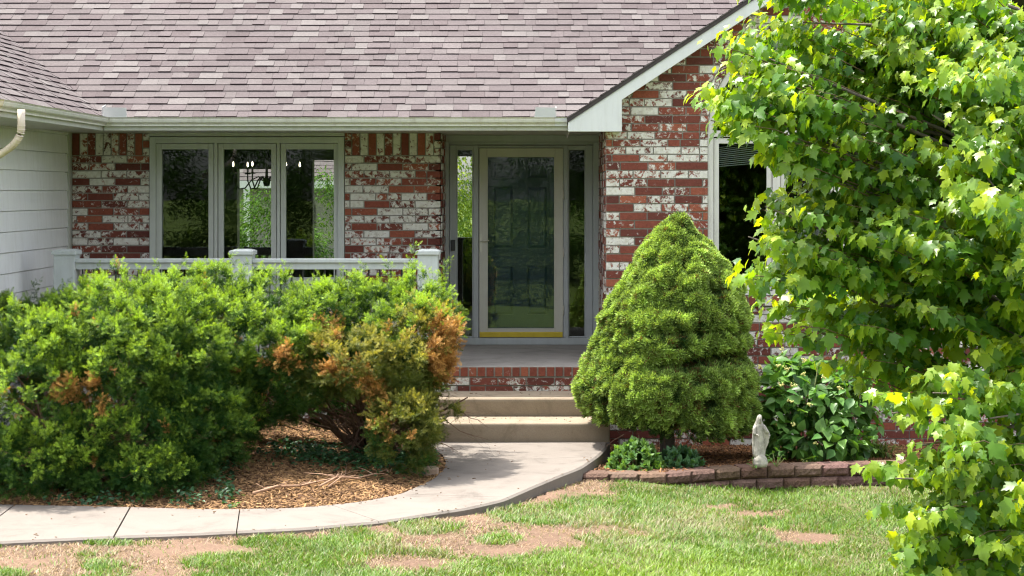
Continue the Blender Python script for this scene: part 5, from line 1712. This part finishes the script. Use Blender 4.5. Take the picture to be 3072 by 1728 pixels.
# ------------------------------------------------------------------ lawn grass
def lawn():
    n = 330000
    u = RNG.uniform(-250, 3300, n); v_ = 1405 + (1790 - 1405) * RNG.random(n) ** .85
    zc_ = -.1
    Y = F * (CZ - zc_) / (v_ - VY); X = (u - VX) * Y / F
    # even density over the ground: thin out by pixel-to-ground area
    keepp = (Y / 14.8) ** 2.0
    keep = RNG.random(n) < keepp
    X, Y = X[keep], Y[keep]
    q = np.stack([X, Y], 1)
    WB = np.concatenate([WL + np.array([0, -.02]), np.array([[6, 15.0], [6, 20], [.5, 20], [.4, 15.2]])])
    ok = ~in_poly(q, WALKPOLY) & ~in_poly(q, WB) & ~in_poly(q, BEDL)
    # not beyond the walk on the house side
    X, Y, q = X[ok], Y[ok], q[ok]
    g = green_mask(X, Y)
    r = RNG.random(len(X))
    live = r < np.where(g > .5, .25 + .75 * g, g * .5 + .02)
    dry = (~live) & (RNG.random(len(X)) < .8)
    cl = Cloud()
    P3 = lambda x, y: np.stack([x, y, lawn_z(x, y)], 1)
    T = np.array([(0, -.5, 0), (0, .5, 0), (.45, .42, .55), (.45, -.42, .55), (1, 0, .8)])
    TF = [np.array([(0, 1, 2, 3)]), np.array([(3, 2, 4)])]
    for sel, kind in ((live, 0), (dry, 1)):
        x, y = X[sel], Y[sel]; m = len(x)
        p = P3(x, y) - (0, 0, .006)
        k = vnoise(p + 3, 1.4) * .55 + vnoise(p + 17, 5.0) * .45
        a = RNG.uniform(0, 2 * math.pi, m)
        if kind == 0:
            hgt = RNG.uniform(.034, .070, m) * (.75 + .5 * k); lean = RNG.uniform(.3, 1.7, m)
            a = vnoise(p + 41, 2.2) * 9 + RNG.normal(0, 1.7, m)
            yfront = np.clip((12.2 - y) / 1.2, 0, 1) * np.exp(-((x - 1.2) / 1.3) ** 2)
            straw = RNG.random(m) < (.10 + .62 * np.clip((k - .44) * 2.8, 0, 1)) * (1 - .75 * yfront)
            t = RNG.random((m, 1))
            c = np.array((.060, .150, .015)) * (1 - t) + np.array((.175, .28, .030)) * t
            lush = np.clip((.45 - k) * 3, 0, 1)[:, None]
            c = c * (1 - .25 * lush)
            c = c * (1 - yfront[:, None]) + (np.array((.125, .23, .012)) * (1 - t) + np.array((.25, .36, .03)) * t) * yfront[:, None]
            c = np.where(straw[:, None], np.array((.29, .27, .14)) * RNG.uniform(.7, 1.15, (m, 1)), c)
            wd = RNG.uniform(.004, .0075, m)
        else:
            hgt = RNG.uniform(.02, .05, m); lean = RNG.uniform(1.2, 3.5, m)
            c = np.array((.36, .255, .155)) * RNG.uniform(.5, 1.25, (m, 1)); wd = RNG.uniform(.003, .005, m)
        d = np.stack([np.cos(a), np.sin(a), np.zeros(m)], 1)
        R = np.stack([d, np.stack([-d[:, 1], d[:, 0], np.zeros(m)], 1), np.tile((0, 0, 1.0), (m, 1))], 2)
        hh = hgt / np.sqrt(1 + .35 * lean ** 2)
        V, Fs = scatter(T, TF, p, R, np.stack([hh * lean, wd, hh], 1))
        shade = np.tile(np.array([.8, .8, 1, 1, 1.1]), m)[:, None]
        cl.add(V, Fs, np.repeat(c, 5, 0) * np.where(kind == 0, 1, 1))
    tag(cl.obj('grass', M['grass']), kind='stuff')
lawn()

# ------------------------------------------------------------------ retaining wall of split-face blocks
def block_wall():
    root = thing('edging_wall', 'low curved wall of reddish split face blocks edging the raised bed', 'wall', (WL[2][0], WL[2][1], -.2))
    s = np.concatenate([[0], np.cumsum(np.linalg.norm(np.diff(WL, axis=0), axis=1))])
    at = lambda t: np.array([np.interp(t, s, WL[:, 0]), np.interp(t, s, WL[:, 1])])
    def row(z1, h, off, t0, tmax, dep, back):
        t = t0 - off
        while t < tmax:
            l = .245
            a, b = at(max(t, t0) + .002), at(t + l - .002)
            if np.linalg.norm(b - a) > .06:
                d = (b - a) / np.linalg.norm(b - a); nrm = np.array([-d[1], d[0]])
                L_ = np.linalg.norm(b - a)
                nx, nz = 10, 5
                v = []
                zt = z1(t + l / 2)
                for i in range(nx):
                    for j in range(nz):
                        ux, uz = i / (nx - 1), j / (nz - 1)
                        e = (min(ux, 1 - ux) > .01) and (min(uz, 1 - uz) > .01)
                        dd = (-.018 - RNG.uniform(0, .014) if e else .004 + RNG.uniform(0, .004)) + back
                        q = a + d * L_ * ux + nrm * dd
                        v.append((q[0], q[1], zt - h * (1 - uz)))
                f = [(i * nz + j, (i + 1) * nz + j, (i + 1) * nz + j + 1, i * nz + j + 1) for i in range(nx - 1) for j in range(nz - 1)]
                k = len(v)
                for i in range(nx):
                    for j in (0, nz - 1):
                        q = a + d * L_ * (i / (nx - 1)) * .96 + d * L_ * .02 + nrm * (dep + back)
                        v.append((q[0], q[1], zt - h * (1 - j / (nz - 1))))
                for i in range(nx - 1):
                    f.append((i * nz + nz - 1, (i + 1) * nz + nz - 1, k + (i + 1) * 2 + 1, k + i * 2 + 1))
                    f.append((k + i * 2, k + i * 2 + 1, k + i * 2 + 3, k + i * 2 + 2))
                    f.append((k + i * 2, k + i * 2 + 2, (i + 1) * nz, i * nz))
                f.append(tuple([j for j in range(nz)]) + (k + 1, k)); f.append(tuple([(nx - 1) * nz + j for j in range(nz)])[::-1] + (k + 2 * (nx - 1), k + 2 * (nx - 1) + 1))
                c = np.array((.148, .092, .070)) * RNG.uniform(.82, 1.15) * np.array((1, RNG.uniform(.92, 1.1), RNG.uniform(.92, 1.1)))
                obj('block', MB().add(v, f, c), M['block'], root)
            t += l
    top = lambda t: float(np.interp(t, s, [w_[2] for w_ in wall_px]))
    row(top, .097, 0, 0.0, 4.1, .19, 0)
    row(lambda t: top(t) - .101, .097, .12, .75, 4.1, .19, -.012)
    row(lambda t: top(t) - .202, .097, 0, .75, 4.1, .19, -.02)
block_wall()

# flat edging stone at the walk by the yew
mb = MB()
c = G(1275, 1412, .02)
v = []
for k in range(9):
    a = 2 * math.pi * k / 9
    v.append((c[0] + .13 * math.cos(a) * RNG.uniform(.85, 1.1), c[1] + .09 * math.sin(a) * RNG.uniform(.85, 1.1)))
mb.prism(v, -.05, .05, 'z')
o = obj('edging_stone', mb, mat_plain('brown_stone', (.30, .21, .15), .9, .3, 14, .5, 60, .006), None, bevel=.012)
tag(o, 'flat brown edging stone at the inside of the walk bend', 'stone')

# ------------------------------------------------------------------ statue
def statue():
    Y = 14.86; s = F / Y
    cx = (2281 - VX) / s; zb = CZ - (1396 - VY) / s
    H = 152 / s
    root = thing('garden_statue', 'weathered grey statue of a veiled woman with open hands on a globe base', 'statue', (cx, Y, zb))
    k = H / 490.0                     # one crop unit in metres
    mb = MB()
    def loft(rings, seg, fold=None, caps=True):
        v, f = [], []
        for i, (z, x, y, rx, ry, am) in enumerate(rings):
            for j in range(seg):
                a = 2 * math.pi * j / seg
                m = 1 + am * (.6 * math.sin(a * 9 + z * .006) + .4 * math.sin(a * 5 + 1 + z * .01))
                v.append((cx + (x + rx * math.cos(a) * m) * k, Y + (y + ry * math.sin(a) * m) * k, zb + z * k))
        for i in range(len(rings) - 1):
            for j in range(seg):
                f.append((i * seg + j, i * seg + (j + 1) % seg, (i + 1) * seg + (j + 1) % seg, (i + 1) * seg + j))
        f.append(tuple(range(seg))[::-1]); f.append(tuple(range((len(rings) - 1) * seg, len(rings) * seg)))
        mb.add(v, f)
    X0 = 0
    # globe base
    loft([(-12, 2, 0, 60, 58, 0), (8, 2, 0, 66, 62, 0), (14, 2, 0, 69, 64, 0), (30, 2, 0, 70, 65, 0), (34, 2, 0, 67, 63, 0), (40, 1, 0, 69, 64, 0), (62, 0, 0, 65, 60, .01), (85, -3, 0, 54, 52, .03), (104, -6, 0, 42, 42, .06), (118, -8, 0, 30, 30, .05)], 40)
    # gown
    loft([(80, -10, -8, 50, 36, .08), (108, -13, -6, 48, 33, .13), (150, -12, -4, 46, 30, .13), (200, -10, -3, 45, 29, .12), (250, -9, -2, 42, 28, .10), (290, -9, -2, 37, 26, .07), (325, -10, 0, 33, 25, .03), (350, -9, 0, 36, 26, .03), (385, -9, 2, 40, 27, .02), (410, -10, 4, 32, 22, .0), (425, -10, 4, 16, 16, 0)], 56)
    # veil over the head, flowing to the shoulders
    loft([(84, -12, 12, 58, 26, .09), (120, -14, 12, 60, 24, .09), (180, -13, 12, 66, 26, .07), (250, -12, 12, 68, 26, .06), (310, -11, 11, 64, 26, .05), (360, -12, 10, 56, 27, .04), (395, -13, 8, 46, 27, .02), (420, -13, 7, 34, 26, .01), (445, -11, 5, 27, 26, 0), (470, -8, 3, 24, 25, 0), (484, -6, 3, 17, 18, 0), (491, -6, 3, 5, 6, 0)], 48)
    # face and neck
    loft([(405, -6, -10, 12, 12, 0), (424, -5, -14, 12, 12, 0), (434, -4, -18, 14, 13, 0), (448, -3, -19, 16, 14, 0), (462, -3, -17, 15, 14, 0), (474, -4, -12, 11, 12, 0), (480, -4, -8, 5, 7, 0)], 20)
    loft([(443, -2, -31, 2.5, 4, 0), (450, -2, -32, 3, 4, 0), (458, -2, -29, 2, 3, 0)], 8)   # nose
    o = obj('figure', mb, M['stone'], root, smooth=True)
    # sleeves and hands: two arms held out low, palms open
    def arm(sgn, pts, rad, hand_dir):
        m_ = MB()
        W = lambda q: np.array((cx + q[0] * k, Y + q[1] * k, zb + q[2] * k))
        m_.tube([W(q) for q in pts], [r * k for r in rad], 12)
        h = W(pts[-1]); hd = nrmz(np.array(hand_dir, float))
        sd = nrmz(np.cross(hd, (0, -1, .2)))
        m_.tube([h, h + hd * 12 * k, h + hd * 19 * k], [7 * k, 8 * k, 7 * k], 8)
        for fi in range(4):
            b = h + hd * 17 * k + sd * (fi - 1.5) * 3.6 * k
            L_ = (13, 16, 15, 11)[fi] * k
            m_.tube([b, b + hd * L_ * .55, b + hd * L_ + np.array((0, -2 * k, -2 * k))], [2.1 * k, 1.9 * k, 1.2 * k], 6)
        b = h + hd * 6 * k + sd * sgn * 6 * k
        m_.tube([b, b + hd * 7 * k + sd * sgn * 5 * k, b + hd * 13 * k + sd * sgn * 6 * k], [2.4 * k, 2.1 * k, 1.3 * k], 6)
        obj('arm', m_, M['stone'], root, smooth=True)
    arm(-1, [(-46, 0, 385), (-58, -6, 350), (-58, -18, 318), (-46, -34, 300)], [17, 19, 17, 13], (.75, -.6, -.15))
    arm(1, [(26, 0, 385), (46, -4, 355), (62, -10, 330), (78, -16, 312)], [17, 18, 17, 13], (.35, -.55, -.75))
    # mantle edges hanging from the arms
    m_ = MB()
    def cloth(poly, y0, y1):
        pts = [(cx + a * k, zb + b * k) for a, b in poly]
        m_.prism(pts, Y + y0 * k, Y + y1 * k, 'y')
    cloth([(44, 345), (66, 338), (86, 322), (92, 300), (90, 262), (82, 246), (84, 226), (72, 196), (60, 170), (48, 150), (36, 140), (34, 200), (38, 280)][::-1], -4, 8)
    cloth([(-72, 330), (-60, 312), (-58, 260), (-54, 200), (-50, 140), (-58, 128), (-68, 150), (-74, 220), (-76, 290)], -8, 8)
    obj('mantle', m_, M['stone'], root, bevel=.004)
statue()

# ------------------------------------------------------------------ greenery behind the camera and an added hedgerow (mirrored in the glass) and behind the house
DV = np.array([(0, 0, 0), (.4, .17, .06), (1, 0, -.12), (.4, -.17, .06)]); DF = [np.array([(0, 1, 2, 3)])]
def leaf_mass(blobs, size, n_per, c0, c1):
    cl = Cloud()
    for (c, r) in blobs:
        n = int(n_per * r[0] * r[2])
        d = nrmz(RNG.normal(size=(n, 3))); rr = RNG.uniform(.55, 1.05, (n, 1))
        p = np.array(c) + d * np.array(r) * rr
        k = vnoise(p + 2, 1.3) * .6 + vnoise(p + 6, 3.1) * .4
        s_ = k > .36
        p = p[s_]; d = d[s_]; n = len(p)
        ld = nrmz(d * (1, 1, .2) + np.array((0, 0, -.35)) + RNG.normal(0, .28, p.shape))
        V, Fs = scatter(DV, DF, p, basis(ld, nrmz(np.array((0, 0, 1.)) + RNG.normal(0, .4, p.shape))), RNG.uniform(.6, 1.3, n) * size)
        t = RNG.random((n, 1))
        cl.add(V, Fs, np.repeat(c0 * (1 - t) + c1 * t, len(DV), 0))
    return cl
rb = []
for k in range(15):
    x = -18 + k * 2.5 + RNG.normal(0, .5)
    h = RNG.uniform(5.0, 7.2)
    for j in range(8):
        rb.append(((x + RNG.normal(0, .5), -8 + RNG.normal(0, 1.2), .5 + .85 * j), (1.9 * (1 - .06 * j), 1.3, .8)))
o = leaf_mass(rb, .11, 3600, np.array((.020, .052, .010)), np.array((.075, .15, .020))).obj('treeline', M['treeline'])
tag(o, kind='stuff')
rb = [((-9 + k * .8 + RNG.normal(0, .1), 3.1 + RNG.normal(0, .05), .45), (.65, .42, .72 + RNG.uniform(-.12, .05))) for k in range(16)]  # dark hedgerow out of view, added to block bright lawn from the door's reflection
o = leaf_mass(rb, .07, 4200, np.array((.008, .02, .006)), np.array((.022, .05, .010))).obj('added_hedge', M['treeline'])
tag(o, kind='stuff')
root = thing('backyard_tree', 'bright backyard tree seen through the narrow glass left of the door', 'tree', (-1.9, 36, -.2))
leaf_mass([((-2.1, 36, 3.0), (1.6, 1.2, 2.0)), ((-2.2, 36, 4.6), (1.4, 1.1, 1.2)), ((-1.9, 35.6, 1.6), (1.5, 1.1, .9))], .12, 3500, np.array((.10, .22, .03)), np.array((.30, .42, .07))).obj('crown', M['maple'], root)
obj('trunk', MB().tube([(-2.1, 36, -.2), (-2.1, 36, 2.2), (-2.0, 36, 4.2)], [.14, .1, .04], 8), M['bark_grey'], root, smooth=True)
root = thing('backyard_shrub', 'dark green backyard shrub seen through the middle porch pane', 'shrub', (-6.2, 33, -.2))
leaf_mass([((-6.6, 33, 1.4), (.8, .8, 1.0)), ((-5.2, 33.5, 1.3), (1.0, .7, 1.1)), ((-4.2, 33.5, 1.5), (.9, .7, 1.2))], .10, 6500, np.array((.03, .08, .015)), np.array((.11, .22, .03))).obj('foliage', M['treeline'], root)
EXPOSURE = 2.0

# ================================================================== CAMERA, LIGHT, WORLD
cam = bpy.data.cameras.new('camera'); co = bpy.data.objects.new('camera', cam); C.objects.link(co)
co.location = (0, 0, CZ); co.rotation_euler = (math.pi / 2, 0, 0)
cam.sensor_width = 36; cam.sensor_fit = 'HORIZONTAL'; cam.lens = F / 3072 * 36
cam.shift_x = (1536 - VX) / 3072; cam.shift_y = -(864 - VY) / 3072
cam.clip_start = .1; cam.clip_end = 3000
bpy.context.scene.camera = co
SUN = Vector((-.40, .25, 1)).normalized()
li = bpy.data.lights.new('sun', 'SUN'); li.energy = 2.5; li.angle = math.radians(.5); li.color = (1, .95, .86)
lo = bpy.data.objects.new('sun', li); C.objects.link(lo)
lo.rotation_euler = SUN.to_track_quat('Z', 'Y').to_euler()
w = bpy.data.worlds.new('World'); bpy.context.scene.world = w; w.use_nodes = True
nt = w.node_tree; nt.nodes.clear()
sky = nt.nodes.new('ShaderNodeTexSky'); sky.sky_type = 'NISHITA'; sky.sun_disc = False
sky.sun_elevation = math.asin(SUN.z); sky.sun_rotation = math.atan2(SUN.x, SUN.y)
sky.dust_density = 3.5
bg = nt.nodes.new('ShaderNodeBackground'); bg.inputs[1].default_value = .15
wo = nt.nodes.new('ShaderNodeOutputWorld')
hs = nt.nodes.new('ShaderNodeHueSaturation'); hs.inputs['Saturation'].default_value = .32
nt.links.new(sky.outputs[0], hs.inputs['Color']); nt.links.new(hs.outputs[0], bg.inputs[0]); nt.links.new(bg.outputs[0], wo.inputs[0])
sc = bpy.context.scene
sc.view_settings.view_transform = 'Standard'; sc.view_settings.look = 'None'
sc.view_settings.exposure = EXPOSURE; sc.view_settings.gamma = 1
sc.cycles.filter_width = 1.2
sc.cycles.max_bounces = 10; sc.cycles.diffuse_bounces = 5; sc.cycles.transparent_max_bounces = 12; sc.cycles.glossy_bounces = 4
sc.cycles.sample_clamp_indirect = 8
